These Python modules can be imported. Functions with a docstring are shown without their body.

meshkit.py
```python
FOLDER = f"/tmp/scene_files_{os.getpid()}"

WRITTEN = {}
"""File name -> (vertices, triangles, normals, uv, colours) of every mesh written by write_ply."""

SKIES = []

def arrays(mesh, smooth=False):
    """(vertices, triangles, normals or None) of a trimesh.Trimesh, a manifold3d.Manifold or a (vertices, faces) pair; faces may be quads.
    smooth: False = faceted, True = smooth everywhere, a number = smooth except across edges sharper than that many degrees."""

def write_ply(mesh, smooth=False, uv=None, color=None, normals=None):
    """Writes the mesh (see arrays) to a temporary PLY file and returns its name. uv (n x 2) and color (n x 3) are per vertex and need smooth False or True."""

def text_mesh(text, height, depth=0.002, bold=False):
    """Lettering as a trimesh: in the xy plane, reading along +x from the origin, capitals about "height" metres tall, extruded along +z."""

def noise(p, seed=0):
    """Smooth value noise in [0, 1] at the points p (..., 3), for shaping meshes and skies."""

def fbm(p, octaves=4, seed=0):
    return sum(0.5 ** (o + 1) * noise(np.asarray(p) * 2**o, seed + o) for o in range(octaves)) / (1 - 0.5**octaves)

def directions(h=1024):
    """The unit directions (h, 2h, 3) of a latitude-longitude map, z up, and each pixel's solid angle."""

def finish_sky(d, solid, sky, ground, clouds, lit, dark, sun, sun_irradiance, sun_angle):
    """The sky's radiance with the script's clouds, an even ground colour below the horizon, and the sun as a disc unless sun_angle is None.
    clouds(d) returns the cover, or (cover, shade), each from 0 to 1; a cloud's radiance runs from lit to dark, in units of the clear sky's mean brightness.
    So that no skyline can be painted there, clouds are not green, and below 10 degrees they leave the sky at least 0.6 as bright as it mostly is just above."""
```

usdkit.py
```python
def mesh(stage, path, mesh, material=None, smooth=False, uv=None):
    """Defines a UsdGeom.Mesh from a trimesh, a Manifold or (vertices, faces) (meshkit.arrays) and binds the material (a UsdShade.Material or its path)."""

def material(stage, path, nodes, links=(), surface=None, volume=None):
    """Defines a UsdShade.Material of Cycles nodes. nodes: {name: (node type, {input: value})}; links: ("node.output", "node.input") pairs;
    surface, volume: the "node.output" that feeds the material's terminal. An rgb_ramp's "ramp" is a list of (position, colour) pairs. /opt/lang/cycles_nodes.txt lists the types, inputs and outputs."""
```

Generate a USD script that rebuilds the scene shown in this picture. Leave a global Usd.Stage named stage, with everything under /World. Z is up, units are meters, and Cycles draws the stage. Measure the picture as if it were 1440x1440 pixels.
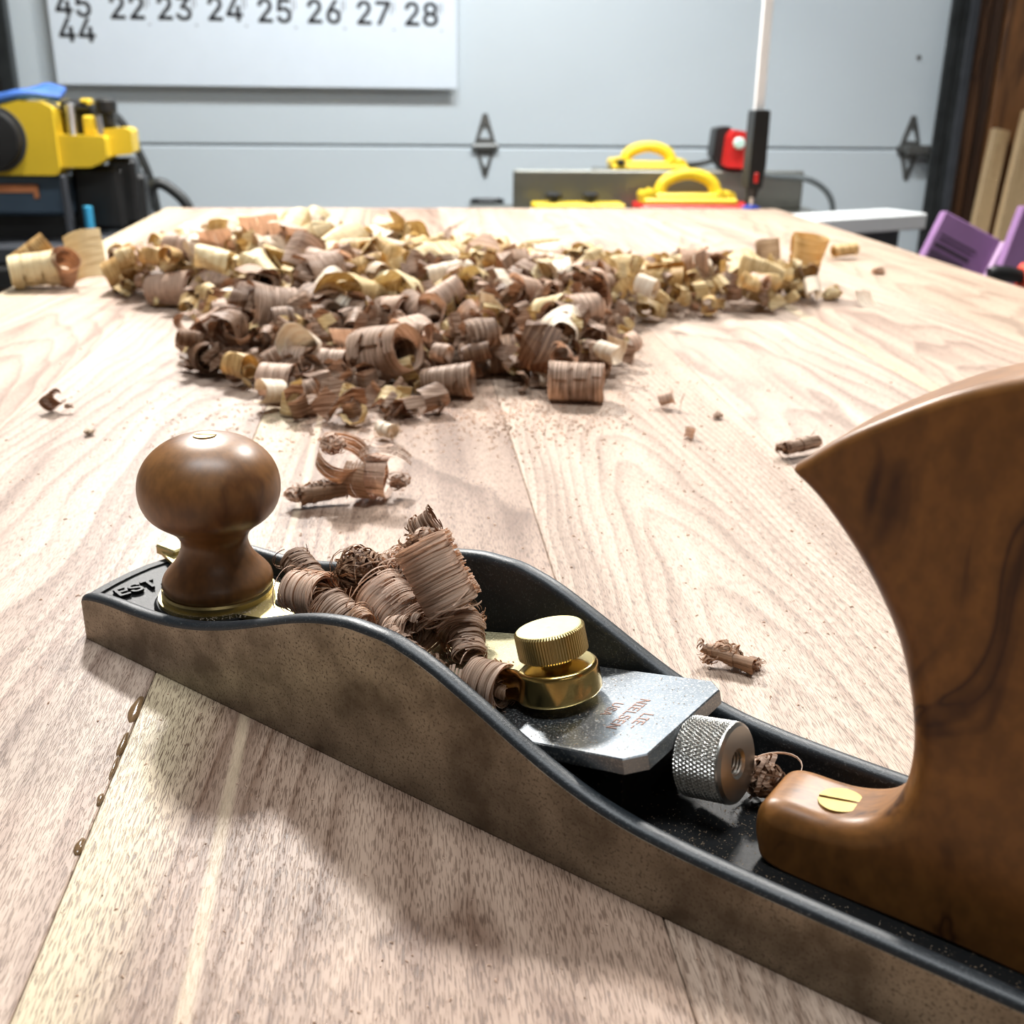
import math, random
import numpy as np, trimesh, manifold3d as m3
from shapely.geometry import Polygon, Point, box as shapely_box
from shapely import affinity, union_all
from pxr import Usd, UsdGeom, UsdLux, UsdShade, Gf, Sdf
import usdkit, meshkit

stage = Usd.Stage.CreateInMemory()
UsdGeom.SetStageUpAxis(stage, 'Z'); UsdGeom.SetStageMetersPerUnit(stage, 1.0)
UsdGeom.Xform.Define(stage, '/World'); UsdGeom.Scope.Define(stage, '/World/Looks')
rng = np.random.default_rng(7); random.seed(7)

# ------------------------------------------------------------------ camera, light, exposure
CAM_H = 0.193                                   # the table top is z = 0; the phone is held 19 cm above it
PITCH, YAW, ROLL = math.radians(21.09), math.radians(5.731), math.radians(0.656)
fw = np.array([math.sin(YAW)*math.cos(PITCH), math.cos(YAW)*math.cos(PITCH), -math.sin(PITCH)])
rt = np.cross(fw, [0, 0, 1]); rt /= np.linalg.norm(rt); up = np.cross(rt, fw)
CR = rt*math.cos(ROLL)+up*math.sin(ROLL); CU = -rt*math.sin(ROLL)+up*math.cos(ROLL)
cam = UsdGeom.Camera.Define(stage, '/World/camera')
cam.AddTransformOp().Set(Gf.Matrix4d(*CR, 0, *CU, 0, *(-fw), 0, 0, 0, CAM_H, 1))
cam.CreateFocalLengthAttr(4.3); cam.CreateHorizontalApertureAttr(4.3*1440/1540); cam.CreateVerticalApertureAttr(4.3*1440/1540)
cam.CreateFStopAttr(2.1); cam.CreateFocusDistanceAttr(0.345); cam.CreateClippingRangeAttr((0.02, 100))
cam.CreateExposureAttr(1.7)

def rect_light(name, pos, target, w, h, intensity, color):
    l = UsdLux.RectLight.Define(stage, '/World/'+name)
    l.CreateWidthAttr(w); l.CreateHeightAttr(h); l.CreateIntensityAttr(intensity); l.CreateColorAttr(Gf.Vec3f(*color))
    z = np.array(pos, float)-np.array(target, float); z /= np.linalg.norm(z)
    x = np.cross([0, 1, 0.01], z); x /= np.linalg.norm(x); y = np.cross(z, x)
    l.AddTransformOp().Set(Gf.Matrix4d(*map(float, x), 0, *map(float, y), 0, *map(float, z), 0, *map(float, pos), 1))
    return l
KEY = (0.80, 1.95, 1.50); KEY2 = (-0.36, 1.95, 1.22); OVER = (-0.02, 0.34, 1.62); REAR = (0.3, -1.3, 1.62)
rect_light('ceiling_lamp_key_light', KEY, (0.1, .6, 0), .22, .22, 105, (1, .97, .925))
rect_light('ceiling_lamp_left_light', KEY2, (0.05, .5, 0), .16, .16, 240, (1, .97, .925))
rect_light('ceiling_lamp_over_light', OVER, (OVER[0], OVER[1], 0), 1.1, .16, 14, (.90, .96, 1))
rect_light('ceiling_lamp_rear_light', REAR, (REAR[0], REAR[1], 0), 1.1, .16, 1.6, (1, .96, .9))
rect_light('ceiling_lamp_door_light', (.25, 2.0, 1.60), (.25, 3.05, .25), 1.1, .12, 25, (.88, .95, 1))
dome = UsdLux.DomeLight.Define(stage, '/World/sky'); dome.CreateIntensityAttr(0.02); dome.CreateColorAttr(Gf.Vec3f(.8, .9, 1))

# ------------------------------------------------------------------ helpers
used = {}
def numbered(path):
    n = used.get(path, -1)+1; used[path] = n
    return path if n == 0 else f'{path}_{n:03d}'
def meta(p, label=None, cat=None, group=None, kind=None):
    for k, v in (('label', label), ('category', cat), ('group', group), ('kind', kind)):
        if v: p.SetCustomDataByKey(k, v)
def thing(name, label, cat, loc=(0, 0, 0), rotz=0, group=None, kind=None, M=None):
    x = UsdGeom.Xform.Define(stage, numbered('/World/'+name))
    if M is None:
        c, s = math.cos(rotz), math.sin(rotz); M = np.array([[c, -s, 0, loc[0]], [s, c, 0, loc[1]], [0, 0, 1, loc[2]], [0, 0, 0, 1.]])
    x.AddTransformOp().Set(Gf.Matrix4d(*np.asarray(M, float).T.ravel().tolist()))
    meta(x.GetPrim(), label, cat, group, kind)
    return str(x.GetPath())
def part(parent, name, mesh, mat, smooth=30, label=None, kind=None, uv=None):
    m = usdkit.mesh(stage, numbered(parent+'/'+name), mesh, MAT[mat], smooth, uv)
    meta(m.GetPrim(), label, None, None, kind)
    return str(m.GetPath())
def single(name, mesh, mat, label=None, cat=None, group=None, kind=None, smooth=30):
    m = usdkit.mesh(stage, numbered('/World/'+name), mesh, MAT[mat], smooth)
    meta(m.GetPrim(), label, cat, group, kind)
    return str(m.GetPath())
def copy_of(src, M, label, group):
    name = src.split('/')[-1]; base = name.rsplit('_', 1)[0] if name[-3:].isdigit() else name
    x = UsdGeom.Xform.Define(stage, numbered('/World/'+base)); p = x.GetPrim()
    p.GetReferences().AddInternalReference(src); p.SetInstanceable(True)
    x.ClearXformOpOrder(); op = x.GetPrim().GetAttribute('xformOp:transform')
    UsdGeom.Xformable(p).MakeMatrixXform().Set(Gf.Matrix4d(*np.asarray(M, float).T.ravel().tolist()))
    was = stage.GetPrimAtPath(src).GetCustomData()
    meta(p, label, was['category'], group)
    return str(x.GetPath())
cat_ = trimesh.util.concatenate
def sbox(x0, x1, y0, y1): return shapely_box(x0, y0, x1, y1)
def bx(x0, x1, y0, y1, z0, z1, b=0.0):
    if b <= 0:
        m = trimesh.creation.box([x1-x0, y1-y0, z1-z0])
    else:
        e = np.array([x1-x0, y1-y0, z1-z0])/2; b = min(b, *(e*.9)); pts = []
        for s in np.ndindex(2, 2, 2):
            s = np.array(s)*2-1
            for k in range(3):
                q = e-b; q[k] = e[k]; pts.append(s*q)
        m = trimesh.convex.convex_hull(np.array(pts))
    m.apply_translation([(x0+x1)/2, (y0+y1)/2, (z0+z1)/2]); return m
def lathe(profile, n=48):
    return trimesh.creation.revolve(np.array(profile, float), sections=n)
def cyl(p, q, r, n=20, r2=None):
    p, q = np.array(p, float), np.array(q, float); L = np.linalg.norm(q-p); r2 = r if r2 is None else r2
    m = lathe([(0, 0), (r, 0), (r2, L), (0, L)], n); m.apply_transform(trimesh.geometry.align_vectors([0, 0, 1], (q-p)/L)); m.apply_translation(p); return m
def tube(pts, r, n=10):
    pts = np.array(pts, float); t = np.gradient(pts, axis=0); t /= np.linalg.norm(t, axis=1, keepdims=True)
    a = np.array([0, 0, 1.]) if abs(t[0][2]) < .9 else np.array([1., 0, 0]); V = []; rr = np.broadcast_to(r, len(pts))
    for i in range(len(pts)):
        a = a-t[i]*(a@t[i]); a /= np.linalg.norm(a); b = np.cross(t[i], a)
        for k in range(n):
            w = 2*math.pi*k/n; V.append(pts[i]+rr[i]*(a*math.cos(w)+b*math.sin(w)))
    F = []
    for i in range(len(pts)-1):
        for k in range(n):
            p, q = i*n+k, i*n+(k+1) % n; F += [(p, q, q+n), (p, q+n, p+n)]
    V += [pts[0], pts[-1]]; e = len(V)
    for k in range(n):
        F += [(e-2, (k+1) % n, k), (e-1, (len(pts)-1)*n+k, (len(pts)-1)*n+(k+1) % n)]
    return trimesh.Trimesh(V, F, process=False)
def spline(P, n=80, closed=False):
    from scipy.interpolate import CubicSpline
    P = np.array(P, float); P = np.vstack([P, P[:1]]) if closed else P
    d = np.r_[0, np.cumsum(np.linalg.norm(np.diff(P, axis=0), axis=1)**.5)]
    c = CubicSpline(d, P, bc_type='periodic' if closed else 'natural')
    return c(np.linspace(0, d[-1], n, endpoint=not closed))
def extrude(poly, h):
    return cat_([trimesh.creation.extrude_polygon(g, h, engine='earcut') for g in getattr(poly, 'geoms', [poly])])
def pillow(outline, thick, rad, steps=5):
    """Slab of the closed 2-D outline (CCW), thick along +z, both edges rounded by rad (scalar or per point)."""
    P = np.array(outline, float); n = len(P)
    t = np.roll(P, -1, 0)-np.roll(P, 1, 0); t /= np.linalg.norm(t, axis=1, keepdims=True); nor = np.stack([t[:, 1], -t[:, 0]], 1)
    rad = np.broadcast_to(rad, n); V = []
    rings = [(math.pi/2*k/steps, 0) for k in range(steps+1)]
    for a, _ in rings[::-1]:
        V.append(np.c_[P-nor*(rad*(1-math.cos(a)))[:, None], rad*(1-math.sin(a))])
    for a, _ in rings:
        V.append(np.c_[P-nor*(rad*(1-math.cos(a)))[:, None], thick-rad*(1-math.sin(a))])
    F = []
    for i in range(len(V)-1):
        for k in range(n):
            p, q = i*n+k, i*n+(k+1) % n; F += [(p, q, q+n), (p, q+n, p+n)]
    m = trimesh.Trimesh(np.vstack(V), F, process=False)
    caps = []
    for ring, flip in ((V[0], True), (V[-1], False)):
        v, f = trimesh.creation.triangulate_polygon(Polygon(ring[:, :2]).buffer(0), engine='earcut')
        v3 = np.c_[v, np.interp(np.zeros(len(v)), [0, 1], [0, 1])]
        from scipy.spatial import cKDTree
        v3[:, 2] = ring[cKDTree(ring[:, :2]).query(v)[1], 2]
        c = trimesh.Trimesh(v3, f[:, ::-1] if flip else f, process=False)
        if (c.face_normals[:, 2].mean() > 0) == flip: c.invert()
        caps.append(c)
    out = cat_([m]+caps); out.merge_vertices(); return out
def frame(x, y, z, o):
    M = np.eye(4); M[:3, 0], M[:3, 1], M[:3, 2], M[:3, 3] = x, y, z, o; return M
def axis_frame(axis, o, spin=0.0):
    z = np.array(axis, float); z /= np.linalg.norm(z); a = np.array([0, 0, 1.]) if abs(z[2]) < .8 else np.array([0, 1., 0])
    x = np.cross(a, z); x /= np.linalg.norm(x); y = np.cross(z, x); c, s = math.cos(spin), math.sin(spin)
    return frame(x*c+y*s, y*c-x*s, z, o)

# ------------------------------------------------------------------ materials
MAT = {}
def look(name, nodes, links=(), surface='p.BSDF'):
    MAT[name] = usdkit.material(stage, '/World/Looks/'+name, nodes, links, surface=surface)
def plain(name, col, rough=.5, metal=0.0, spec=.5, vary=.12, scale=20., **kw):
    """A principled look whose colour drifts a little with object-space noise."""
    c = np.array(col)
    look(name, {'tc': ('texture_coordinate', {}), 'n': ('noise_texture', {'scale': scale, 'detail': 4.0}),
         'r': ('rgb_ramp', {'ramp': [(.3, tuple(c*(1-vary))), (.7, tuple(np.minimum(c*(1+vary), 1)))]}),
         'p': ('principled_bsdf', {'roughness': rough, 'metallic': metal, 'specular_ior_level': spec, **kw})},
         [('tc.object', 'n.vector'), ('n.fac', 'r.fac'), ('r.color', 'p.base_color')])
def plank_look(name, x0, x1, light, dark, pore=(.085, .045, .027), cx=.5, cath=1.0, ystart=.5, seed=0., sap=0.0, streak=False, poreamt=.75):
    """Sanded walnut board running along y: streaks, cathedral bands, pores, sapwood along its left edge."""
    W = x1-x0; xc = x0+cx*W
    nd = {'g': ('geometry', {}), 's': ('separate_xyz', {}),
      'mb': ('mapping', {'scale': (38, 2.2, 1), 'location': (seed, seed*3, 0)}), 'nb': ('noise_texture', {'scale': 1.0, 'detail': 5.0, 'roughness': .6, 'distortion': .6}),
      'ml': ('mapping', {'scale': (9, 2.6, 1), 'location': (seed*2, seed, 0)}), 'nl': ('noise_texture', {'scale': 1.0, 'detail': 3.0}),
      'dx': ('math', {'math_type': 'subtract', 'value2': xc}), 'dxa': ('math', {'math_type': 'multiply', 'value2': 13.0*cath}), 'dx2': ('math', {'math_type': 'power', 'value2': 2.0}),
      'dxx': ('math', {'math_type': 'absolute'}),
      'y1': ('math', {'math_type': 'multiply', 'value2': 2.6*ystart}), 'v1': ('math', {'math_type': 'add'}), 'nw': ('math', {'math_type': 'multiply', 'value2': 1.3}), 'v2': ('math', {'math_type': 'add'}),
      'v3': ('math', {'math_type': 'multiply', 'value2': 5.2}), 'fr': ('math', {'math_type': 'fraction'}),
      'cr': ('rgb_ramp', {'ramp': [(0, (.15,)*3), (.55, (.45,)*3), (.86, (1.,)*3), (.93, (.6,)*3), (1, (.15,)*3)]}),
      'cm': ('math', {'math_type': 'multiply', 'value2': .26}), 'bm': ('math', {'math_type': 'multiply', 'value2': .98}), 'bs': ('math', {'math_type': 'add'}),
      'br': ('rgb_ramp', {'ramp': [(.36, light), (.62, tuple((np.array(light)+np.array(dark))/2)), (.80, dark)]}),
      'mp': ('mapping', {'scale': (2700, 190, 1), 'location': (seed*7, seed, 0)}), 'np': ('noise_texture', {'scale': 1.0, 'detail': 1.0, 'distortion': .5}),
      'pr': ('rgb_ramp', {'ramp': [(.52, (0,)*3), (.60, (1,)*3)]}), 'pd': ('math', {'math_type': 'multiply'}), 'pr2': ('rgb_ramp', {'ramp': [(.2, (.25*poreamt,)*3), (.75, (poreamt,)*3)]}),
      'mix': ('mix_color', {'b': pore}),
      'sx': ('map_range', {'from_min': x0, 'from_max': x0+max(sap, 1e-3)*W, 'to_min': 1.0, 'to_max': 0.0, 'clamp': True}), 'sn': ('math', {'math_type': 'multiply_add', 'value2': .9, 'value3': -.45}), 'sa': ('math', {'math_type': 'add'}),
      'sr': ('rgb_ramp', {'ramp': [(.28, (0,)*3), (.75, (.95 if sap > 0 else 0.,)*3)]}), 'smix': ('mix_color', {'b': (.50, .40, .265)}),
      'bp': ('bump', {'strength': .35, 'distance': .0006, 'invert': True}), 'p': ('principled_bsdf', {'roughness': .48, 'specular_ior_level': .35})}
    ln = [('g.position', 's.vector'), ('g.position', 'mb.vector'), ('mb.vector', 'nb.vector'), ('g.position', 'ml.vector'), ('ml.vector', 'nl.vector'),
      ('s.x', 'dx.value1'), ('dx.value', 'dxa.value1'), ('dxa.value', 'dxx.value1'), ('dxx.value', 'dx2.value1'), ('s.y', 'y1.value1'), ('dx2.value', 'v1.value1'), ('y1.value', 'v1.value2'),
      ('nl.fac', 'nw.value1'), ('v1.value', 'v2.value1'), ('nw.value', 'v2.value2'), ('v2.value', 'v3.value1'), ('v3.value', 'fr.value1'), ('fr.value', 'cr.fac'),
      ('cr.color', 'cm.value1'), ('nb.fac', 'bm.value1'), ('cm.value', 'bs.value1'), ('bm.value', 'bs.value2'), ('bs.value', 'br.fac'),
      ('g.position', 'mp.vector'), ('mp.vector', 'np.vector'), ('np.fac', 'pr.fac'), ('bs.value', 'pr2.fac'), ('pr.color', 'pd.value1'), ('pr2.color', 'pd.value2'),
      ('s.x', 'sx.value'), ('nl.fac', 'sn.value1'), ('sx.result', 'sa.value1'), ('sn.value', 'sa.value2'), ('sa.value', 'sr.fac'), ('br.color', 'smix.a'), ('sr.color', 'smix.fac'),
      ('smix.result', 'mix.a'), ('pd.value', 'mix.fac'), ('pd.value', 'bp.height'), ('bp.normal', 'p.normal')]
    if streak:
        nd |= {'kw': ('math', {'math_type': 'multiply_add', 'value2': .022, 'value3': -(x0+streak+.011)}), 'kx': ('math', {'math_type': 'add'}), 'ka': ('math', {'math_type': 'absolute'}),
               'kr': ('rgb_ramp', {'ramp': [(0, (.8,)*3), (.0022, (.75,)*3), (.0048, (0,)*3)]}), 'kmul': ('math', {'math_type': 'multiply', 'value2': 1.0}), 'kmix': ('mix_color', {'b': (.50, .38, .26)}),
               'ks': ('map_range', {'from_min': 0.0, 'from_max': .02, 'clamp': True}), 'kd': ('rgb_ramp', {'ramp': [(0, (.7,)*3), (.05, (.65,)*3), (.12, (0,)*3)]}),
               'ke': ('rgb_ramp', {'ramp': [(.07, (0,)*3), (.16, (.5,)*3), (.36, (0,)*3)]}), 'emix': ('mix_color', {'b': (.23, .15, .105)})}
        ln += [('nl.fac', 'kw.value1'), ('s.x', 'kx.value1'), ('kw.value', 'kx.value2'), ('kx.value', 'ka.value1'), ('ka.value', 'ks.value'), ('ks.result', 'kd.fac'), ('ks.result', 'ke.fac'),
               ('mix.result', 'emix.a'), ('ke.color', 'emix.fac'), ('emix.result', 'kmix.a'), ('kd.color', 'kmix.fac'), ('kmix.result', 'p.base_color')]
    else:
        ln += [('mix.result', 'p.base_color')]
    look(name, nd, ln)
def wood(name, light, dark, scale=(1, 1, 1), rough=.35, coat=.0, dist=1.2, bands=6., spec=.5):
    look(name, {'tc': ('texture_coordinate', {}), 'm': ('mapping', {'scale': scale}), 'n': ('noise_texture', {'scale': 1.0, 'detail': 3.0, 'distortion': dist}),
      'mul': ('math', {'math_type': 'multiply', 'value2': bands}), 'fr': ('math', {'math_type': 'pingpong', 'value2': 1.0}),
      'r': ('rgb_ramp', {'ramp': [(0, dark), (.25, tuple((np.array(light)*.65+np.array(dark)*.35))), (1, light)]}),
      'm2': ('mapping', {'scale': tuple(np.array(scale)*np.array([14, 14, 14]))}), 'n2': ('noise_texture', {'scale': 1.0, 'detail': 3.0}), 'r2': ('rgb_ramp', {'ramp': [(.35, (.82,)*3), (.65, (1.08,)*3)]}), 'mm': ('mix_color', {'blend_type': 'multiply', 'fac': 1.0}),
      'p': ('principled_bsdf', {'roughness': rough, 'coat_weight': coat, 'coat_roughness': .32, 'specular_ior_level': spec})},
      [('tc.object', 'm.vector'), ('m.vector', 'n.vector'), ('n.fac', 'mul.value1'), ('mul.value', 'fr.value1'), ('fr.value', 'r.fac'), ('tc.object', 'm2.vector'), ('m2.vector', 'n2.vector'), ('n2.fac', 'r2.fac'),
       ('r.color', 'mm.a'), ('r2.color', 'mm.b'), ('mm.result', 'p.base_color')])
def speckled(name, base, speck, scale, lo, hi, rough=.4, metal=0., spec=.5, fac=1.0, big=None, bump=0., aniso=None):
    """Base colour with scattered specks (dust, rust, pits) and, if given, larger blotches."""
    nd = {'tc': ('texture_coordinate', {}), 'm': ('mapping', {'scale': aniso or (1, 1, 1)}), 'n': ('noise_texture', {'scale': scale, 'detail': 3.0, 'roughness': .65}), 'r': ('rgb_ramp', {'ramp': [(lo, (0,)*3), (hi, (fac,)*3)]}),
          'nb': ('noise_texture', {'scale': 45.0, 'detail': 5.0, 'roughness': .6}), 'rb': ('rgb_ramp', {'ramp': [(.35, base), (.65, big or base)]}),
          'x': ('mix_color', {'b': speck}), 'p': ('principled_bsdf', {'roughness': rough, 'specular_ior_level': spec}), 'mt': ('math', {'math_type': 'multiply_add', 'value2': -metal, 'value3': metal}),
          'ro': ('math', {'math_type': 'multiply_add', 'value2': .35, 'value3': rough})}
    ln = [('tc.object', 'm.vector'), ('m.vector', 'n.vector'), ('n.fac', 'r.fac'), ('tc.object', 'nb.vector'), ('nb.fac', 'rb.fac'), ('rb.color', 'x.a'), ('r.color', 'x.fac'), ('x.result', 'p.base_color'),
          ('r.color', 'mt.value1'), ('mt.value', 'p.metallic'), ('r.color', 'ro.value1'), ('ro.value', 'p.roughness')]
    if bump:
        nd['b'] = ('bump', {'strength': bump, 'distance': .0004}); ln += [('n.fac', 'b.height'), ('b.normal', 'p.normal')]
    look(name, nd, ln)
def shaving_look(name, a, b, c, stripe=2600., trans=.5):
    """Thin curled wood: stripes across the curl's axis (local z), tone by strip, a little light shining through."""
    look(name, {'tc': ('texture_coordinate', {}), 'g': ('geometry', {}), 'o': ('object_info', {}), 'm': ('mapping', {'scale': (40, 40, stripe)}), 'n': ('noise_texture', {'scale': 1.0, 'detail': 2.0}),
      'md': ('math', {'math_type': 'multiply_add', 'value2': .32, 'value3': -.16}), 'ad': ('math', {'math_type': 'add'}), 'mo': ('math', {'math_type': 'multiply_add', 'value2': .3, 'value3': -.15}), 'ad2': ('math', {'math_type': 'add'}),
      'r': ('rgb_ramp', {'ramp': [(.20, c), (.36, b), (.60, a)]}), 'bp': ('bump', {'strength': .5, 'distance': .0003}),
      'p': ('principled_bsdf', {'roughness': .5, 'specular_ior_level': .3}), 't': ('translucent_bsdf', {}), 'mx': ('mix_closure', {'fac': trans})},
      [('tc.object', 'm.vector'), ('m.vector', 'n.vector'), ('g.random_per_island', 'md.value1'), ('n.fac', 'ad.value1'), ('md.value', 'ad.value2'), ('o.random', 'mo.value1'), ('ad.value', 'ad2.value1'), ('mo.value', 'ad2.value2'), ('ad2.value', 'r.fac'),
       ('r.color', 'p.base_color'), ('r.color', 't.color'), ('n.fac', 'bp.height'), ('bp.normal', 'p.normal'), ('p.BSDF', 'mx.closure1'), ('t.BSDF', 'mx.closure2')], surface='mx.closure')

speckled('bare_iron', (.36, .315, .245), (.09, .06, .035), 1100, .53, .64, rough=.40, metal=.9, fac=.85, big=(.135, .11, .08))
speckled('sole_steel', (.4, .38, .35), (.15, .11, .07), 200, .6, .8, rough=.4, metal=.9)
speckled('black_japan', (.007, .0075, .008), (.26, .19, .12), 1100, .62, .74, rough=.50, spec=.28, fac=.45, bump=.3)
speckled('black_rail', (.009, .013, .017), (.16, .17, .17), 1600, .58, .74, rough=.44, spec=.55, fac=.6, bump=.25)
speckled('blade_steel', (.29, .315, .34), (.62, .58, .50), 1500, .55, .70, rough=.33, metal=1.0, fac=.55, big=(.24, .26, .28))
plain('adjuster_steel', (.46, .45, .42), .33, 1.0, vary=.08)
plain('ground_edge', (.62, .58, .52), .38, 1.0, vary=.1, scale=300)
look('polished_brass', {'tc': ('texture_coordinate', {}), 'n': ('noise_texture', {'scale': 60.0, 'detail': 4.0}), 'r': ('rgb_ramp', {'ramp': [(.35, (.50, .33, .10)), (.65, (.66, .49, .19))]}), 'p': ('principled_bsdf', {'metallic': 1.0, 'roughness': .17})}, [('tc.object', 'n.vector'), ('n.fac', 'r.fac'), ('r.color', 'p.base_color')])
plain('brass', (.52, .415, .19), .36, 1.0, vary=.1, scale=80)
plain('screw_brass', (.36, .275, .11), .55, 1.0, vary=.12, scale=90)
plain('satin_brass', (.42, .355, .18), .50, 1.0, vary=.06, scale=400)
speckled('sanded_brass', (.36, .32, .19), (.50, .45, .29), 1500, .45, .6, rough=.5, metal=.85, fac=.6, bump=.5)
speckled('dusty_brass', (.42, .34, .15), (.36, .24, .12), 700, .58, .70, rough=.45, metal=1., fac=.8)
wood('cherry_tote', (.27, .112, .026), (.062, .021, .006), (22, 60, 16), .42, .12, 1.6, 5.5, .35)
wood('cherry_knob', (.225, .098, .028), (.125, .047, .013), (26, 26, 13), .40, .15, .9, 3.2)
plain('slot_dark', (.012, .01, .008), .6)
shaving_look('walnut_shaving', (.88, .70, .57), (.66, .48, .36), (.26, .145, .085), stripe=1700.)
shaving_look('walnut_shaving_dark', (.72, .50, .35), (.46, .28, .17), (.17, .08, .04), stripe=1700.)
shaving_look('cream_shaving', (.88, .77, .52), (.78, .63, .36), (.55, .38, .17), stripe=900., trans=.35)
shaving_look('pale_shaving', (.88, .80, .68), (.80, .67, .52), (.58, .43, .29), stripe=900., trans=.3)
shaving_look('gold_shaving', (.86, .68, .38), (.72, .50, .22), (.45, .26, .09), stripe=900., trans=.35)
plain('glue', (.26, .16, .08), .15, 0, .6, transmission_weight=.5, ior=1.45)
plain('door_paint', (.70, .765, .80), .42, 0, .35, vary=.025, scale=1.5)
plain('paper', (.84, .91, .98), .55, 0, .3, vary=.01)
plain('ink', (.015, .015, .018), .6)
plain('grey_ink', (.42, .44, .47), .7)
plain('zinc', (.22, .22, .21), .45, .8, vary=.2)
plain('track_steel', (.045, .05, .052), .38, .5, vary=.3)
wood('stud_wood', (.16, .07, .028), (.045, .02, .01), (26, 26, 2.2), .6, 0, 1., 5.)
wood('stud_wood_dark', (.07, .032, .016), (.02, .011, .007), (26, 26, 2.2), .6, 0, 1., 5.)
wood('stud_wood_warm', (.25, .105, .035), (.085, .035, .013), (20, 20, 2), .6, 0, 1., 5.)
wood('maple_board', (.62, .44, .24), (.45, .29, .14), (30, 30, 3), .5, 0, .6, 3.)
plain('purple_foam', (.30, .16, .33), .6, 0, .3, vary=.12, scale=12)
plain('purple_foam_edge', (.62, .42, .62), .6, 0, .3, vary=.08)
plain('foam_print', (.045, .03, .045), .6)
plain('yellow_plastic', (.68, .47, .03), .35, 0, .4, vary=.06, scale=8)
plain('push_yellow', (.80, .56, .03), .35, 0, .4, vary=.05)
plain('black_plastic', (.014, .014, .014), .4, 0, .5, vary=.2)
plain('machine_grey', (.06, .065, .075), .35, .2, .5, vary=.2)
plain('machine_blue', (.10, .15, .21), .3, .4, .5, vary=.15, scale=6)
plain('steel_bright', (.75, .76, .78), .22, 1.0, vary=.05)
plain('bar_white', (.93, .93, .92), .3, .0, .6, vary=.01)
plain('blue_rod', (.10, .55, .85), .25, .6, vary=.1)
plain('blue_strap', (.045, .13, .42), .5, 0, .4, vary=.3, scale=30)
plain('orange_sticker', (.72, .27, .11), .5, vary=.1)
plain('fence_grey', (.20, .20, .175), .34, .75, vary=.15, scale=3)
plain('red_paint', (.62, .022, .02), .35, 0, .5, vary=.1)
plain('orange_red', (.70, .07, .035), .4, 0, .5, vary=.1)
plain('white_board', (.80, .82, .81), .5, 0, .3, vary=.02)
plain('blue_pad', (.03, .06, .4), .4)
plain('concrete', (.22, .21, .2), .8, vary=.2, scale=4)
plain('drywall', (.24, .23, .22), .8, 0, .2, vary=.04, scale=2)
plain('cable_black', (.02, .022, .022), .45)
plain('cable_grey', (.10, .115, .12), .45)
plain('lamp_housing', (.8, .8, .8), .4)
plain('green_white', (.6, .85, .78), .4)

# ------------------------------------------------------------------ room
DY = 3.05
single('floor', bx(-2.4, 2.8, -2.6, 3.4, -.80, -.75), 'concrete', kind='structure')
single('ceiling', bx(-2.4, 2.8, -2.6, 3.4, 1.70, 1.75), 'drywall', kind='structure')
single('wall_left', bx(-2.4, -2.35, -2.6, 3.4, -.75, 1.70), 'drywall', kind='structure')
single('wall_right', bx(2.75, 2.8, -2.6, 3.4, -.75, 1.70), 'drywall', kind='structure')
single('wall_front', bx(-2.35, 2.75, -2.6, -2.55, -.75, 1.70), 'drywall', kind='structure')
wb = thing('wall_back', None, None, (0, 0, 0)); meta(stage.GetPrimAtPath(wb), kind='structure')
part(wb, 'lintel', bx(-2.35, 2.75, DY+.1, DY+.15, -.75, 1.70), 'drywall')
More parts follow.
